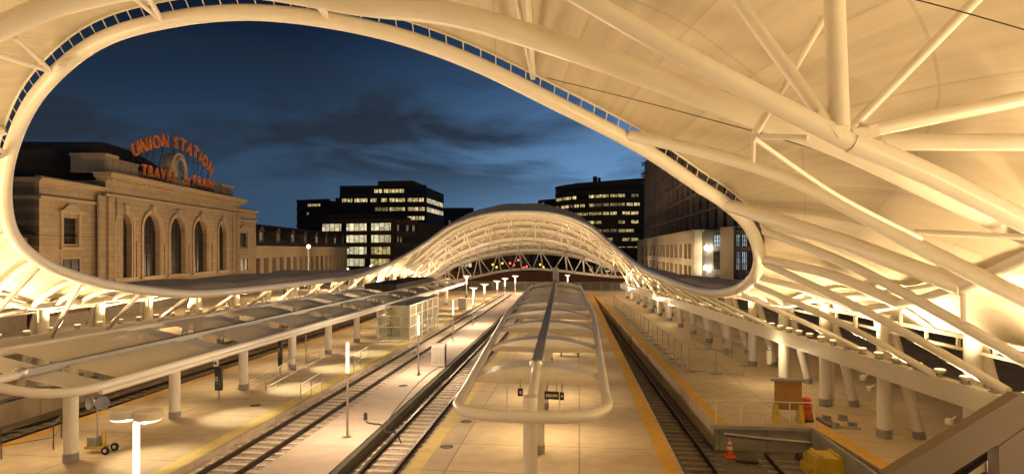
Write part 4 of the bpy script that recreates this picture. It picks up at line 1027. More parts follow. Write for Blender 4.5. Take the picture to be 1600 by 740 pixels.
# hose on the walkway
pts = [P(570, 655, 7600/265)]
hz = [(571, 656), (574, 661), (584, 663), (594, 664), (600, 670), (603, 676)]
mb = MB(); mb.tube(arcpts([G(u, v)+V3(0, 0, .05) for u, v in hz]+[G(606, 677)+V3(.35, 0, .03), G(606, 676)+V3(.5, .3, -.55)], 6), .03, 8)
mb.lathe(tuple(G(571, 656)), [(.05, 0), (.09, .02), (.09, .25), (.06, .34)], 10)
tag(mb.build('hose', 'dark_steel', smooth=True), 'short dark cable looping over the edge of the pale walkway', 'cable')
hz = [(606, 665), (612, 648), (630, 625), (652, 600), (675, 580), (690, 572)]
tag(MB().tube(arcpts([G(u, v)+V3(0, 0, .02) for u, v in hz], 6), .022, 6).build('cable', 'dark_steel', smooth=True), 'thin cable curving over the pale walkway to the white cabinet', 'cable')
# manhole covers
for u, v, lab in ((698, 697, 'round manhole cover, nearest on the left side of the middle platform'), (728, 658, 'round manhole cover under the front tube of the middle canopy'), (655, 585, None), (630, 602, 'round manhole cover on the pale walkway before the white cabinet'), (399, 633, 'round manhole cover on the left platform near the info pylon'), (378, 606, 'flat cover plate beside the second front column of the left canopy')):
    if lab is None: continue
    g = G(u, v); mb = MB(); mb.lathe((g[0], g[1], 0), [(.26, .005), (.26, .012), (.24, .016), (.10, .018)], 24)
    for a in range(6): mb.beam((g[0]+.1*math.cos(a), g[1]+.1*math.sin(a), .02), (g[0]+.24*math.cos(a), g[1]+.24*math.sin(a), .02), .03, .008)
    tag(mb.build('manhole_cover', 'manhole'), lab, 'manhole cover')
# railings
def railing(pts, hgt, label, m='white_steel', rail_r=.022, mids=(.5,), zs=None, nposts=None, infill=None):
    pts = [V3(*p) for p in pts]; t = thing('railing', tuple(pts[0]), label, 'railing')
    top = [p+V3(0, 0, hgt) for p in pts]
    MB().tube(top, rail_r, 8).build('handrail', m, t)
    for f in mids: MB().tube([p+V3(0, 0, hgt*f) for p in pts], rail_r*.7, 6).build('rail', m, t)
    ps = []
    for a, b in zip(pts[:-1], pts[1:]):
        n = nposts or max(1, int(round(np.linalg.norm(b-a)/1.5)))
        for k in range(n): ps.append(a+(b-a)*k/n)
    ps.append(pts[-1])
    for p in ps: MB().tube([p, p+V3(0, 0, hgt)], rail_r, 8).build('post', m, t)
    return t
railing([G(389, 624), G(438, 597), G(462, 581), G(500, 571)], .95, 'grey ramp railing running back from the second front column of the left canopy', 'galv', nposts=2)
railing([G(405, 617)+V3(.2, .4, 0), G(455, 588)+V3(.3, .3, 0), G(502, 564)+V3(.3, 0, 0)], .35, 'low grey guard rail just behind the long ramp railing', 'galv', mids=(), nposts=3)
railing([G(470, 631), G(486, 620), G(503, 609)], .98, 'short grey railing on the yellow strip of the left platform', 'galv', nposts=1)
railing([G(553, 580), G(563, 572), G(575, 563)], .98, 'second short grey railing farther along the left platform edge', 'galv', nposts=1)
railing([V3(-20.9, 21.2, 0), V3(-19.9, 22.4, 0), V3(-20.8, 23.8, 0)], .95, 'grey railing at the left frame edge beside the nearest canopy column', 'dark_steel', nposts=1)
railing([V3(5.98, 28.84, 0), V3(10.1, 28.84, 0)], 1.0, 'pale pipe railing on the concrete end wall of the stub track', 'white_steel', rail_r=.026, mids=(), nposts=4)
tag(MB().tube([P(1132, 677, 27.8), P(1180, 683, 27.6), P(1278, 692, 27.2)], .05, 10).build('pipe', 'galv', smooth=True), 'grey pipe fixed across the concrete end wall below the railing', 'pipe')
struct(MB().box(5.86, 10.3, 28.68, 28.899, -1.4, -.16).build('end_wall', 'wall_conc')); struct(MB().box(5.70, 10.3, 28.55, 28.899, -.158, -.002).build('end_wall', 'crete_cap'))
struct(MB().beam((10.62, 2, -.7), (9.92, 28.6, -.7), .12, 1.38).build('side_wall', 'wall_conc'))
# walkway retaining wall (dark curb beside the track)
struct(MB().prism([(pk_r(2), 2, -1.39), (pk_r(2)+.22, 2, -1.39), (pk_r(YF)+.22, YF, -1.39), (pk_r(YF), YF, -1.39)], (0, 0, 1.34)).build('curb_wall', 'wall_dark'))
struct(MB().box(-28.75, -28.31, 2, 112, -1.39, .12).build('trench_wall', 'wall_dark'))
for y in range(4, 112, 6): pass
# site fence of mesh panels on the right platform
def fence_panel(a, b, h, label, grp):
    a = V3(*a); b = V3(*b); t = thing('fence_panel', tuple(a), label, 'fence panel', grp)
    mb = MB(); mb.tube([a, a+V3(0, 0, h)], .024, 6); mb.tube([b, b+V3(0, 0, h)], .024, 6); mb.tube([a+V3(0, 0, h), b+V3(0, 0, h)], .02, 6); mb.tube([a+V3(0, 0, .1), b+V3(0, 0, .1)], .02, 6); mb.build('frame', 'grey_steel', t)
    MB().add([a+V3(0, 0, .1), b+V3(0, 0, .1), b+V3(0, 0, h), a+V3(0, 0, h)], [(0, 1, 2, 3)]).build('wire_mesh', 'wire', t)
    MB().box(a[0]-.3, a[0]+.3, a[1]-.1, a[1]+.1, 0, .08).build('foot', 'grey_steel', t)
ea = G(1077, 581); eb = G(958, 478); n = 20
for k in range(n):
    p = ea+(eb-ea)*k/n; q = ea+(eb-ea)*(k+1)/n
    fence_panel(p, q, 1.5, 'wire mesh site fence panel in the long run beside the right platform edge', 'mesh fence panels along the right platform')
ec = G(1118, 584); ed = G(1161, 587)
fence_panel(ea+V3(.02, -.02, 0), ec, 1.5, 'wire mesh fence panel turning the corner toward the right columns', 'mesh fence corner')
fence_panel(ec+V3(.02, 0, 0), ed, 1.5, 'wire mesh fence panel ending at a footed post before the right columns', 'mesh fence corner')
ee = G(1120, 560); ef = G(1145, 552)
for k, (p, q) in enumerate((((G(1165, 572)), G(1110, 545)), (G(1110, 545), G(1080, 530)))):
    fence_panel(p, q, 1.3, ['mesh fence panel leading back between the right columns, nearer one', 'mesh fence panel leading back between the right columns, farther one'][k], 'mesh fence between the columns')
railing([G(1140, 562), G(1216, 565)+V3(.6, 0, 0)], 1.3, 'pale rail screen between the right hall columns', 'white_steel', mids=(), nposts=4)
# plywood board on a trestle
g0 = G(1208, 657); g1 = G(1252, 659)
t = thing('plywood_board', tuple(g0), 'brown plywood board held upright between two yellow feet', 'board')
MB().beam((g0[0]+.05, g0[1], 1.15), (g1[0]+.02, g1[1], 1.15), .05, 1.25, (0, 0, 1)).build('panel', 'plywood', t)
MB().beam((g0[0]-.1, g0[1], 1.84), (g1[0]+.15, g1[1], 1.84), .14, .13).build('top_rail', 'galv', t)
for x, y in ((g0[0]+.12, g0[1]), (g1[0]-.05, g1[1])):
    MB().prism([(x-.08, y-.42, 0), (x-.08, y+.42, 0), (x-.08, y+.12, .75), (x-.08, y-.1, .75)], (.16, 0, 0)).build('foot', 'yellow_paint', t)
    MB().beam((x, y+.06, .3), (x, y+.06, 1.8), .07, .05).build('post', 'yellow_paint', t)
# orange drum
g = G(1260, 656); t = thing('safety_drum', tuple(g), 'orange traffic drum with worn stripes beside the plywood board', 'traffic drum')
MB().lathe((0, 0, .08), [(.26, 0), (.25, .3), (.23, .32), (.225, .6), (.20, .62), (.195, .88), (.12, .95), (.05, .96)], 20).build('body', 'orange', t, smooth=True, local=True)
MB().lathe((0, 0, 0), [(.36, 0), (.36, .06), (.28, .085)], 20).build('base', 'black', t, local=True)
for z, r in ((.22, .262), (.55, .235)): MB().lathe((0, 0, z), [(r, 0), (r-.004, .09)], 20).build('stripe_band', 'plywood', t, local=True)
# cone
g = G(1140, 713, -1.1); t = thing('traffic_cone', tuple(g), 'orange traffic cone with white bands on the dark ballast', 'traffic cone')
MB().box(-.24, .24, -.24, .24, 0, .05).build('base', 'orange', t, local=True)
MB().lathe((0, 0, .05), [(.17, 0), (.13, .2), (.10, .36), (.06, .6), (.035, .74)], 18).build('cone', 'orange', t, smooth=True, local=True)
for z, r0, r1, h in ((.33, .122, .098, .13), (.55, .083, .062, .10)): MB().lathe((0, 0, z), [(r0, 0), (r1, h)], 18).build('white_band', 'white_band', t, local=True)
# yellow buffer stop
g = G(1285, 738, -1.12); t = thing('buffer_stop', tuple(g), 'chunky yellow steel buffer block on the stub track', 'buffer stop')
gx, gy = g[0], g[1]
mb = MB(); mb.prism([(gx-.55, gy-.9, -1.1), (gx-.55, gy+.55, -1.1), (gx-.55, gy+.55, -.55), (gx-.55, gy+.2, -.30), (gx-.55, gy-.9, -.28)], (1.1, 0, 0)); mb.build('body', 'yellow_paint', t)
for s in (-.35, .35): MB().beam((gx+s, gy-.9, -.24), (gx+s, gy+.25, -.26), .12, .08).build('ridge', 'yellow_paint', t)
MB().box(gx-.7, gx-.56, gy-.6, gy+.4, -1.1, -.75).build('side_bracket', 'yellow_paint', t)
# loose fittings by the columns
for k, (u, v) in enumerate(((1292, 657), (1305, 668), (1317, 656), (1332, 668))):
    g = G(u, v); mb = MB(); mb.box(g[0]-.17, g[0]+.17, g[1]-.14, g[1]+.14, .0, .08); mb.box(g[0]-.15, g[0]-.02, g[1]-.12, g[1]+.12, .081, .26); mb.box(g[0]+.03, g[0]+.15, g[1]-.12, g[1]+.12, .081, .24); mb.tube([(g[0]-.16, g[1], .18), (g[0]+.16, g[1], .18)], .05, 8)
    tag(mb.build('valve_box', 'grey_steel'), 'small dark metal fitting lying on the deck between the right columns', 'metal fitting', 'fittings lying by the right columns')
tag(MB().beam(G(1278, 655)+V3(0, 0, .06), G(1300, 668)+V3(0, 0, .06), .18, .10).build('timber', 'brown_panel'), 'short timber lying by the end of the pale railing', 'timber')
tag(MB().beam(G(1300, 667)+V3(0, 0, .06), G(1345, 671)+V3(0, 0, .06), .12, .08).build('timber', 'crete_cap'), 'thin pale batten lying in front of the dark fittings', 'timber')
tag(MB().beam(G(1150, 721, -1.1)+V3(0, 0, .06), G(1185, 723, -1.1)+V3(0, 0, .06), .2, .10).build('timber', 'roof_dark'), 'dark timber lying on the ballast right of the cone', 'timber')
# electrical boxes and conduit on right columns
g = G(1208, 592); mb = MB().box(g[0]-.35, g[0]-.12, g[1]-.12, g[1]+.12, .9, 1.7); mb.box(g[0]-.3, g[0]-.17, g[1]-.1, g[1]+.1, 1.75, 1.95)
tag(mb.build('electrical_box', 'cabinet'), 'white electrical box on the brightly lit right column', 'electrical box')
tag(MB().tube([G(1302, 632), G(1302, 632)+V3(0, 0, 4.2)], .06, 8).build('downpipe', 'white_steel', smooth=True), 'thin white downpipe beside a right hall column', 'pipe')
# wall mounted things under the girder
for u, v, d in ((1348, 589, 25.5), (1358, 606, 25.2), (1483, 657, 20.8)):
    p = P(u, v, d); mb = MB(); mb.lathe(tuple(p-V3(0, 0, .12)), [(.04, 0), (.12, .03), (.12, .18), (.04, .22)], 12); mb.tube([p, p+V3(.25, .1, .12)], .03, 6)
    tag(mb.build('camera_housing', 'white_steel', smooth=True), {1348: 'small round camera housing on the face of the right girder', 1358: 'small round fixture hanging just below the right girder', 1483: 'small round fixture under the girder by the brown stair panel'}[u], 'fixture')
# info pylons
def pylon(u, vb, h, w, label, top=False):
    g = G(u, vb); t = thing('info_pylon', tuple(g), label, 'information sign'); ORG[t.name] = V3(0, 0, 0)
    MB().tube([(0, 0, 0), (0, 0, .55)], .05, 8).build('post', 'galv', t, local=True)
    MB().box(-w/2, w/2, -.09, .09, .55, h).build('panel', 'black', t, local=True)
    mb = MB(); mb.box(-w/2+.02, -.0, -.096, -.092, h-.75, h-.5); mb.build('plate', 'grey_steel', t, local=True)
    for z in (h-.95, h-.75): MB().tube([(.1*math.cos(a*PI/6), -.095, z+.09*math.sin(a*PI/6)) for a in range(12)], .012, 5, closed=True).build('ring_mark', 'grey_steel', t, local=True)
    if top:
        MB().box(-.26, -.04, -.05, .05, h-.02, h+.34).build('speaker_box', 'white_steel', t, local=True); MB().lathe((-.15, -.06, h+.12), [(.06, 0), (.06, .1)], 10).build('speaker_cone', 'black', t, local=True); MB().tube([(-.1, 0, h+.3), (-.1, 0, 3.1)], .025, 6).build('hanger', 'galv', t, local=True)
pylon(342, 626, 1.75, .34, 'black information pylon with rounded end near the third left canopy column', True)
pylon(438, 586, 2.2, .22, 'slim black information pylon at the end of the ramp railing')
tag(MB().tube([G(478, 570), G(478, 570)+V3(0, 0, 2.0)], .04, 8).build('post', 'galv', smooth=True), 'thin bare post beside the fourth left canopy column', 'post')
# floodlight cart
g = G(152, 706); t = thing('light_cart', tuple(g), 'portable work light cart with two silver lamps and yellow frame', 'light cart'); ORG[t.name] = V3(0, 0, 0)
MB().box(-.35, .35, -.22, .22, .18, .26).build('chassis', 'yellow_paint', t, local=True); MB().box(-.28, .08, -.18, .18, .261, .6).build('generator', 'grey_steel', t, local=True)
mb = MB(); mb.tube([(.2, 0, .25), (.2, 0, .75), (.34, 0, .75), (.34, 0, .25)], .03, 8); mb.tube([(.12, .1, .25), (.12, .1, .8), (.3, .1, .5)], .025, 8); mb.build('frame', 'yellow_paint', t, local=True)
for s in (-.24, .24): w_ = MB().tube([(.52, s-.04, .16), (.52, s+.04, .16)], .15, 18).build('wheel', 'black', t, local=True); MB().tube([(.52, s-.045, .16), (.52, s+.045, .16)], .07, 12).build('hub', 'white_band', w_, local=True)
MB().tube([(.0, 0, .6), (.0, 0, 1.62)], .025, 8).build('mast', 'galv', t, local=True); MB().tube([(-.3, 0, 1.62), (.3, 0, 1.62)], .025, 8).build('cross_bar', 'galv', t, local=True)
for s in (-.22, .24):
    o = MB().lathe((0, 0, 0), [(.07, -.16), (.12, -.1), (.24, .05), (.25, .08), (.22, .085), (.03, .02)], 18).build('lamp_head', 'galv', t, smooth=True, local=True)
    o.location = (s, -.02, 1.86); o.rotation_euler = (math.radians(80), 0, math.radians(-20 if s < 0 else 25))
    MB().tube([(s, 0, 1.62), (s, 0, 1.75)], .03, 8).build('yoke', 'galv', t, local=True)
# hanging signs under the middle canopy
def hang_sign(p, w, label, bars):
    t = thing('hanging_sign', (p[0], p[1], p[2]-.12), label, 'sign'); ORG[t.name] = V3(0, 0, 0)
    MB().box(-w/2, w/2, -.05, .05, 0, .24).build('panel', 'black', t, local=True)
    mb = MB()
    for x0, x1, z0, z1 in bars: mb.box(x0, x1, -.056, -.052, z0, z1)
    mb.build('lettering', 'white_band', t, local=True)
    mb = MB(); mb.tube([(-w/2+.08, 0, .24), (-w/2+.08, 0, .55)], .012, 6); mb.tube([(w/2-.08, 0, .24), (w/2-.08, 0, .55)], .012, 6); mb.build('hanger', 'galv', t, local=True)
hang_sign(P(862, 617, 20.6), .46, 'black hanging sign right of the column under the middle canopy', [(-.18+.055*k, -.14+.055*k, .08, .17) for k in range(7)])
hang_sign(P(878, 618, 20.4), .13, 'small black arrow sign at the right end of the hanging sign', [(-.03, .03, .09, .15)])
hang_sign(P(813, 612, 20.8), .16, 'small black hanging sign left of the column under the middle canopy', [(-.02, .05, .07, .17)])
for k, (u, v0, v1) in enumerate(((792, 605, 642), (874, 612, 650))):
    tag(MB().tube([P(u, v0, 21.4), P(u, v1, 20.0)], .025, 8).build('hanger_rod', 'white_steel', smooth=True), ['thin white rod left of the column under the front canopy rib', 'thin white rod right of the column under the front canopy rib'][k], 'rod')
# bench and box seen through the canopy
g = G(890, 556); mb = MB()
t = thing('platform_bench', tuple(V3(g[0], g[1], 0)), 'pale metal bench on the middle platform seen between canopy ribs', 'bench'); ORG[t.name] = V3(0, 0, 0)
MB().box(-.75, .75, -.2, .2, .42, .48).build('seat', 'galv', t, local=True); MB().box(-.75, .75, .2, .25, .5, .85).build('backrest', 'galv', t, local=True)
for s in (-.6, .6): MB().box(s-.04, s+.04, -.18, .18, 0, .419).build('leg', 'dark_steel', t, local=True)
# glass lift enclosure on the left platform
x0, x1, y0, y1 = -16.6, -13.9, 51.5, 62.0
t = thing('lift_enclosure', ((x0+x1)/2, y0, 0), 'glazed stair and lift enclosure with lit interior under the left canopy', 'glass enclosure')
for x in (x0, x1):
    for y in np.linspace(y0, y1, 6): MB().box(x-.05, x+.05, y-.05, y+.05, 0, 3.0).build('post', 'white_steel', t)
for z in (.3, 1.2, 2.1, 2.95):
    mb = MB(); mb.box(x0+.051, x1-.051, y0-.03, y0+.03, z, z+.06); mb.box(x1-.03, x1+.03, y0+.06, y1-.06, z, z+.06); mb.box(x0-.03, x0+.03, y0+.06, y1-.06, z, z+.06); mb.build('transom', 'white_steel', t)
MB().box(x0+.06, x1-.06, y0-.012, y0+.012, .02, 2.94).build('glass_pane', 'glass', t)
for k in range(5):
    a = y0+(y1-y0)*k/5+.06; b = y0+(y1-y0)*(k+1)/5-.06
    MB().box(x1-.012, x1+.012, a, b, .02, 2.94).build('glass_pane', 'glass', t); MB().box(x0-.012, x0+.012, a, b, .02, 2.94).build('glass_pane', 'glass', t)
MB().box(x0+.3, x0+1.1, y0+3, y1-1, .0, 2.8).build('lift_shaft', 'cream_wall', t)
MB().box(x0, x1, y0, y1, 3.002, 3.02).build('ceiling', 'white_steel', t)
light('enclosure_light', 'POINT', (x1-.8, y0+2.2, 2.6), 24, (1, .82, .42), .15); light('enclosure_light', 'POINT', (x1-.8, y0+7.5, 2.6), 24, (1, .82, .42), .15)
# ------------------------------------------------------------------ people
def person(loc, facing, h, label, stride=.25, top='cloth_dark', seated=False):
    s = h/1.75
    J = {'pel': (0, 0, .95), 'abd': (0, 0, 1.12), 'chest': (0, .02, 1.34), 'neck': (0, .02, 1.50), 'head': (0, .05, 1.60), 'crown': (0, .03, 1.73)}
    E = [('pel', 'abd'), ('abd', 'chest'), ('chest', 'neck'), ('neck', 'head'), ('head', 'crown')]
    Rr = {'pel': .15, 'abd': .135, 'chest': .155, 'neck': .055, 'head': .088, 'crown': .06}
    for sd, n in ((-1, 'l'), (1, 'r')):
        f = stride*sd
        J['sh'+n] = (.18*sd, .01, 1.42); J['el'+n] = (.24*sd, -.02-f*.3, 1.13); J['wr'+n] = (.25*sd, .06-f*.6, .90); J['ha'+n] = (.25*sd, .09-f*.7, .81)
        J['hi'+n] = (.09*sd, 0, .90); J['kn'+n] = (.10*sd, f*.55+.04, .50); J['an'+n] = (.10*sd, f*1.0-.03, .09); J['to'+n] = (.11*sd, f*1.0+.15, .04)
        E += [('chest', 'sh'+n), ('sh'+n, 'el'+n), ('el'+n, 'wr'+n), ('wr'+n, 'ha'+n), ('pel', 'hi'+n), ('hi'+n, 'kn'+n), ('kn'+n, 'an'+n), ('an'+n, 'to'+n)]
        Rr.update({'sh'+n: .065, 'el'+n: .048, 'wr'+n: .034, 'ha'+n: .038, 'hi'+n: .095, 'kn'+n: .06, 'an'+n: .045, 'to'+n: .04})
    names = list(J); me = bpy.data.meshes.new('person')
    me.from_pydata([tuple(c*s for c in J[n]) for n in names], [(names.index(a), names.index(b)) for a, b in E], [])
    o = bpy.data.objects.new('person', me); COL.objects.link(o)
    md = o.modifiers.new('skin', 'SKIN'); sv = me.skin_vertices[0].data
    for i, n in enumerate(names): sv[i].radius = (Rr[n]*s, Rr[n]*s*(.75 if n in ('chest', 'abd', 'pel') else 1)); sv[i].use_root = (n == 'pel')
    sb = o.modifiers.new('sub', 'SUBSURF'); sb.levels = 2; sb.render_levels = 2
    dg = bpy.context.evaluated_depsgraph_get(); dg.update(); m2 = bpy.data.meshes.new_from_object(o.evaluated_get(dg)); o.modifiers.clear(); o.data = m2; bpy.data.meshes.remove(me)
    m2.materials.clear(); m2.materials.append(M[top]); m2.materials.append(M['skin']); smooth_mesh(m2)
    for p in m2.polygons:
        c = p.center/s
        if c.z > 1.52 or (abs(c.x) > .2 and c.z < .89): p.material_index = 1
    o.location = loc; o.rotation_euler = (0, 0, facing); tag(o, label, 'person')
    hb = MB(); hb.lathe((0, .02*s, 1.66*s), [(.098*s, -.03*s), (.102*s, .02*s), (.085*s, .075*s), (.03*s, .10*s)], 14); hr = hb.build('hair', 'black', o, smooth=True, local=True)
    return o
g = G(610, 531); person((g[0], g[1], 0), math.radians(200), 1.62, 'person in dark clothes walking in front of the glass enclosure', .34)
g = G(602, 531); 
g = G(668, 494); person((g[0], g[1], 0), math.radians(120), 1.35, 'person in dark clothes standing past the glass enclosure', .12, 'cloth_blue')
g = G(729, 477); person((g[0], g[1], 0), math.radians(10), 1.5, 'person in black standing at the far end of the left platform', .08)
# ------------------------------------------------------------------ far end: fence, brick wall, street
t = thing('station_fence', (-20, 118, 0), 'grey metal fence across the far end of the platforms', 'fence')
mb = MB()
for x in np.linspace(-34, 16, 26): mb.tube([(x, 118, 0), (x, 118, 1.7)], .05, 6)
mb.tube([(-34, 118, 1.65), (16, 118, 1.65)], .04, 6); mb.tube([(-34, 118, .2), (16, 118, .2)], .04, 6); mb.build('frame', 'grey_steel', t)
MB().add([(-34, 118, .2), (16, 118, .2), (16, 118, 1.65), (-34, 118, 1.65)], [(0, 1, 2, 3)]).build('mesh_panel', 'wire', t)
mb = MB(); mb.box(-45, 24, 152, 152.6, -.4, 2.2); mb.box(-45, 24, 151.9, 152.7, 2.202, 2.45)
tag(mb.build('brick_wall', 'brick_red'), 'long low red brick wall beyond the far end of the platforms', 'wall')
mb = MB(); mb.box(-60, -18, 236, 250, -.4, 9); wb = thing('street_building', (-40, 236, -.4), 'dark low street building with a few white windows beyond the arch', 'building')
mb.build('wall', 'facade_dark', wb); MB().box(-60.5, -17.5, 235.5, 250.5, 9.002, 9.5).build('roof', 'roof_dark', wb)
for u0, u1, v0, v1 in ((718, 724, 409, 416), (727, 731, 410, 416), (732, 737, 408, 417), (676, 684, 420, 431), (695, 703, 420, 430)):
    p = P(u0, v1, 239); q = P(u1, v0, 239); MB().box(min(p[0], q[0]), max(p[0], q[0]), 235.9, 235.98, p[2], q[2]).build('lit_window', 'win_white' if u0 > 710 else 'win_yellow', wb)
wb = thing('street_building', (30, 230, -.4), 'dark street building with yellow ground floor windows under the right of the arch', 'building')
MB().box(4, 40, 226, 240, -.4, 8).build('wall', 'facade_dark', wb); MB().box(3.6, 40.4, 225.6, 240.4, 8.002, 8.4).build('roof', 'roof_dark', wb)
for u0, u1, v0, v1, mm in ((945, 951, 421, 433, 'win_white'), (953, 958, 420, 431, 'win_white'), (960, 966, 421, 432, 'win_yellow'), (920, 926, 414, 428, 'win_dim'), (930, 938, 412, 426, 'win_dim'), (969, 974, 424, 432, 'win_white')):
    p = P(u0, v1, 230); q = P(u1, v0, 230); MB().box(p[0], q[0], 225.9, 225.98, p[2], q[2]).build('lit_window', mm, wb)
def signal(u, v, d, m, label, cat='traffic light', n=1):
    p = P(u, v, d); t = thing('traffic_light', (p[0], p[1], -.4), label, cat, 'signals on the far street'); ORG[t.name] = V3(0, 0, 0); z = p[2]+.4
    MB().tube([(0, .2, 0), (0, .2, z+.6)], .09, 6).build('pole', 'dark_steel', t, local=True); MB().box(-.32, .32, -.05, .15, z-1.2, z+.4).build('housing', 'black', t, local=True)
    MB().tube([(0, -.1, z), (0, -.052, z)], .27, 12).build('signal_lamp', m, t, local=True)
for k, (u, v, m) in enumerate(((797, 411, 'red_light'), (803, 414, 'red_light'), (818, 418, 'red_light'), (823, 416, 'red_light'), (810, 406, 'red_light'), (770, 413, 'amber_light'), (785, 411, 'amber_light'), (844, 413, 'amber_light'), (849, 417, 'amber_light'), (776, 417, 'amber_light'))):
    signal(u, v, 178+2.0*k, m, ('red' if m == 'red_light' else 'amber')+' signal light glowing on the dark street beyond the far arch')
for k, (u, v, d) in enumerate(((797, 423, 215), (789, 426, 215), (756, 429, 190))):
    p = P(u, v, d); t = thing('street_lamp', (p[0], p[1], -.4), ['brightest white street lamp under the middle of the far arch', 'white street lamp just left of the brightest one', 'single white lamp above the brick wall left of the lamp cluster'][k], 'street lamp'); ORG[t.name] = V3(0, 0, 0); z = p[2]+.4
    MB().tube([(0, .1, 0), (0, .1, z)], .1, 6).build('pole', 'dark_steel', t, local=True); MB().lathe((0, 0, z-.3), [(.2, 0), (.45, .3), (.2, .6)], 10).build('lamp_globe', 'lamp_hot', t, local=True)
    light('street_light', 'POINT', (p[0], p[1]-1, z), 900, (1, .8, .55), .4)
# street trees
def tree(loc, h, seed, label):
    rnd = random.Random(seed); t = thing('street_tree', tuple(loc), label, 'tree', 'street trees beyond the arch'); ORG[t.name] = V3(0, 0, 0)
    mb = MB(); mb.tube([(0, 0, 0), (.1, 0, h*.3), (.0, .1, h*.55)], [.22, .16, .09], 7)
    for k in range(6):
        a = k*1.05; mb.tube([(.05, 0, h*(.3+.04*k)), (math.cos(a)*h*.2, math.sin(a)*h*.2, h*(.55+.04*k))], [.09, .03], 5)
    mb.build('trunk', 'bark', t, local=True)
    mb = MB()
    cl_ = [(rnd.gauss(0, h*.17), rnd.gauss(0, h*.17), h*rnd.uniform(.45, .95)) for _ in range(26)]
    for c in cl_:
        for _ in range(34):
            p = V3(*c)+V3(rnd.gauss(0, h*.06), rnd.gauss(0, h*.06), rnd.gauss(0, h*.05)); a = rnd.uniform(0, 6.3); b = rnd.uniform(-.8, .8); s = h*.028
            e1 = V3(math.cos(a), math.sin(a), b)*s; e2 = V3(-math.sin(a)*.6, math.cos(a)*.6, rnd.uniform(-.8, .8))*s
            mb.add([p-e1, p+e2, p+e1, p-e2], [(0, 1, 2, 3)])
    mb.build('crown', 'leaf', t, local=True)
for k, (x, y, h) in enumerate(((-30, 200, 8), (-24, 205, 7), (-18, 212, 8.5), (-9, 206, 7.5), (-2, 214, 8), (5, 206, 7.5), (11, 204, 8), (17, 200, 7))):
    tree((x, y, -.4), h, k, 'small leafy street tree standing behind the brick wall under the far arch')
# post beside the wing
p = P(482, 388, 80); t = thing('lamp_post', (p[0], p[1], 0), 'tall thin lamp post standing in front of the station wing', 'lamp post'); ORG[t.name] = V3(0, 0, 0)
MB().lathe((0, 0, 0), [(.12, 0), (.08, p[2])], 8).build('pole', 'white_steel', t, local=True); MB().lathe((0, 0, p[2]), [(.1, 0), (.22, .1), (.22, .4), (.05, .5)], 10).build('lamp_globe', 'stone_lamp', t, local=True)
# assumed plaza lamps, out of view, added to light the station front
for k, (x, y) in enumerate(((-42, 58), (-44, 76), (-46, 96), (-48, 120), (-52, 140), (-56, 168))):
    t = thing('assumed_plaza_lamp', (x, y, 0), 'assumed plaza lamp before the station front, out of view behind the left hall roof', 'lamp post', 'assumed plaza lamps before the station'); ORG[t.name] = V3(0, 0, 0)
    MB().lathe((0, 0, 0), [(.12, 0), (.07, 3.6)], 8).build('pole', 'dark_steel', t, local=True); MB().lathe((0, 0, 2.9), [(.08, 0), (.2, .1), (.2, .4), (.05, .5)], 10).build('lamp_globe', 'stone_lamp', t, local=True)
    light('added_front_light', 'POINT', (x, y, 3.6), 3900, (1, .66, .34), .25)
for k, (x, y) in enumerate(((11.6, 108), (11.8, 130), (12.2, 152), (11.2, 92))):  # lamps hidden behind the roof edge, added to brighten the unfinished frame
    t = thing('street_lamp', (x, y, 0), 'added hidden lamp between the right hall roof and the cream building', 'street lamp', 'added lamps along the cream building'); ORG[t.name] = V3(0, 0, 0)
    MB().lathe((0, 0, 0), [(.1, 0), (.06, 2.2)], 8).build('pole', 'dark_steel', t, local=True); MB().lathe((0, 0, 2.2), [(.08, 0), (.2, .1), (.2, .4), (.05, .5)], 10).build('lamp_globe', 'stone_lamp', t, local=True)
    light('street_light', 'POINT', (x, y, 3.1), 260 if y < 100 else 850, (1, .70, .42), .25)
light('added_front_light', 'POINT', (11.5, 120, 4.5), 900, (1, .66, .34), .3); light('added_front_light', 'POINT', (12.5, 100, 5.5), 300, (1, .7, .4), .3)  # bare fill lights added for the right-hand fronts, no lamp stands here
pk = thing('parking_structure', (36, 40, 0), 'dark brown low parking structure behind the right hall columns', 'building')
MB().box(34, 60, -40, 88, 0, 15).build('wall', 'facade_dark', pk)
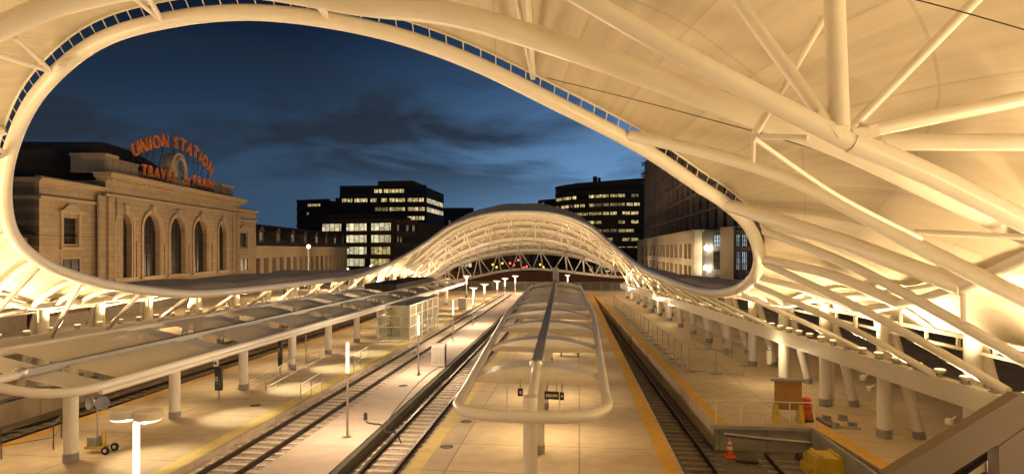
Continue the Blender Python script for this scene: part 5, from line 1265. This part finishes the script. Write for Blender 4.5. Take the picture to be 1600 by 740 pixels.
for z in (2.6, 5.2, 8.2, 11.2): MB().box(33.6, 34.2, -40, 88.2, z, z+.9).build('parapet', 'facade_mid', pk)
for y in range(20, 84, 8): MB().box(33.8, 33.99, y, y+.5, 0, 15).build('pilaster', 'facade_mid', pk)
for y in range(34, 60, 4): MB().box(33.9, 33.98, y+.6, y+3.0, 3.6, 5.0).build('lit_opening', 'win_dim', pk)
# ------------------------------------------------------------------ stair balustrade in the near right corner
sb = thing('stair_parapet', (3.2, 4.4, 4.5), 'brown steel stair parapet with handrail in the near right corner', 'parapet')
d = 4.6
mb = MB(); n_ = V3(0, .12, 0)
mb.prism([P(1385, 744, d), P(1592, 617, d), P(1612, 617, d), P(1612, 700, d), P(1555, 696, d), P(1480, 744, d), P(1440, 770, d)], n_); mb.build('panel', 'brown_panel', sb)
mb = MB(); mb.prism([P(1560, 697, d)+V3(0, -.004, 0), P(1612, 660, d)+V3(0, -.004, 0), P(1640, 780, d)+V3(0, -.004, 0), P(1562, 780, d)+V3(0, -.004, 0)], n_+V3(0, .01, 0)); mb.build('end_post', 'brown_panel', sb)
MB().tube([P(1480, 752, d+.25), P(1556, 700, d+.25)], .035, 10).build('handrail', 'black', sb, smooth=True)
MB().tube([P(1490, 772, d+.3), P(1558, 727, d+.3)], .018, 8).build('rail', 'dark_steel', sb); MB().tube([P(1540, 705, d+.3), P(1541, 780, d+.3)], .015, 8).build('baluster', 'grey_steel', sb)
# ------------------------------------------------------------------ dusk light and render settings
sun = light('sun', 'SUN', (0, 0, 60), .02, (.55, .7, 1.0)); sun.data.angle = math.radians(20); sun.rotation_euler = (math.radians(60), 0, math.radians(-40))
sc.view_settings.view_transform = 'Standard'; sc.view_settings.look = 'None'; sc.view_settings.exposure = 0; sc.view_settings.gamma = 1
sc.render.engine = 'CYCLES'; sc.cycles.use_denoising = True; sc.cycles.max_bounces = 6; sc.cycles.diffuse_bounces = 4; sc.cycles.transparent_max_bounces = 10
sc.cycles.sample_clamp_indirect = 6; sc.cycles.caustics_reflective = False; sc.cycles.caustics_refractive = False
sc.render.resolution_x = 1024; sc.render.resolution_y = 473
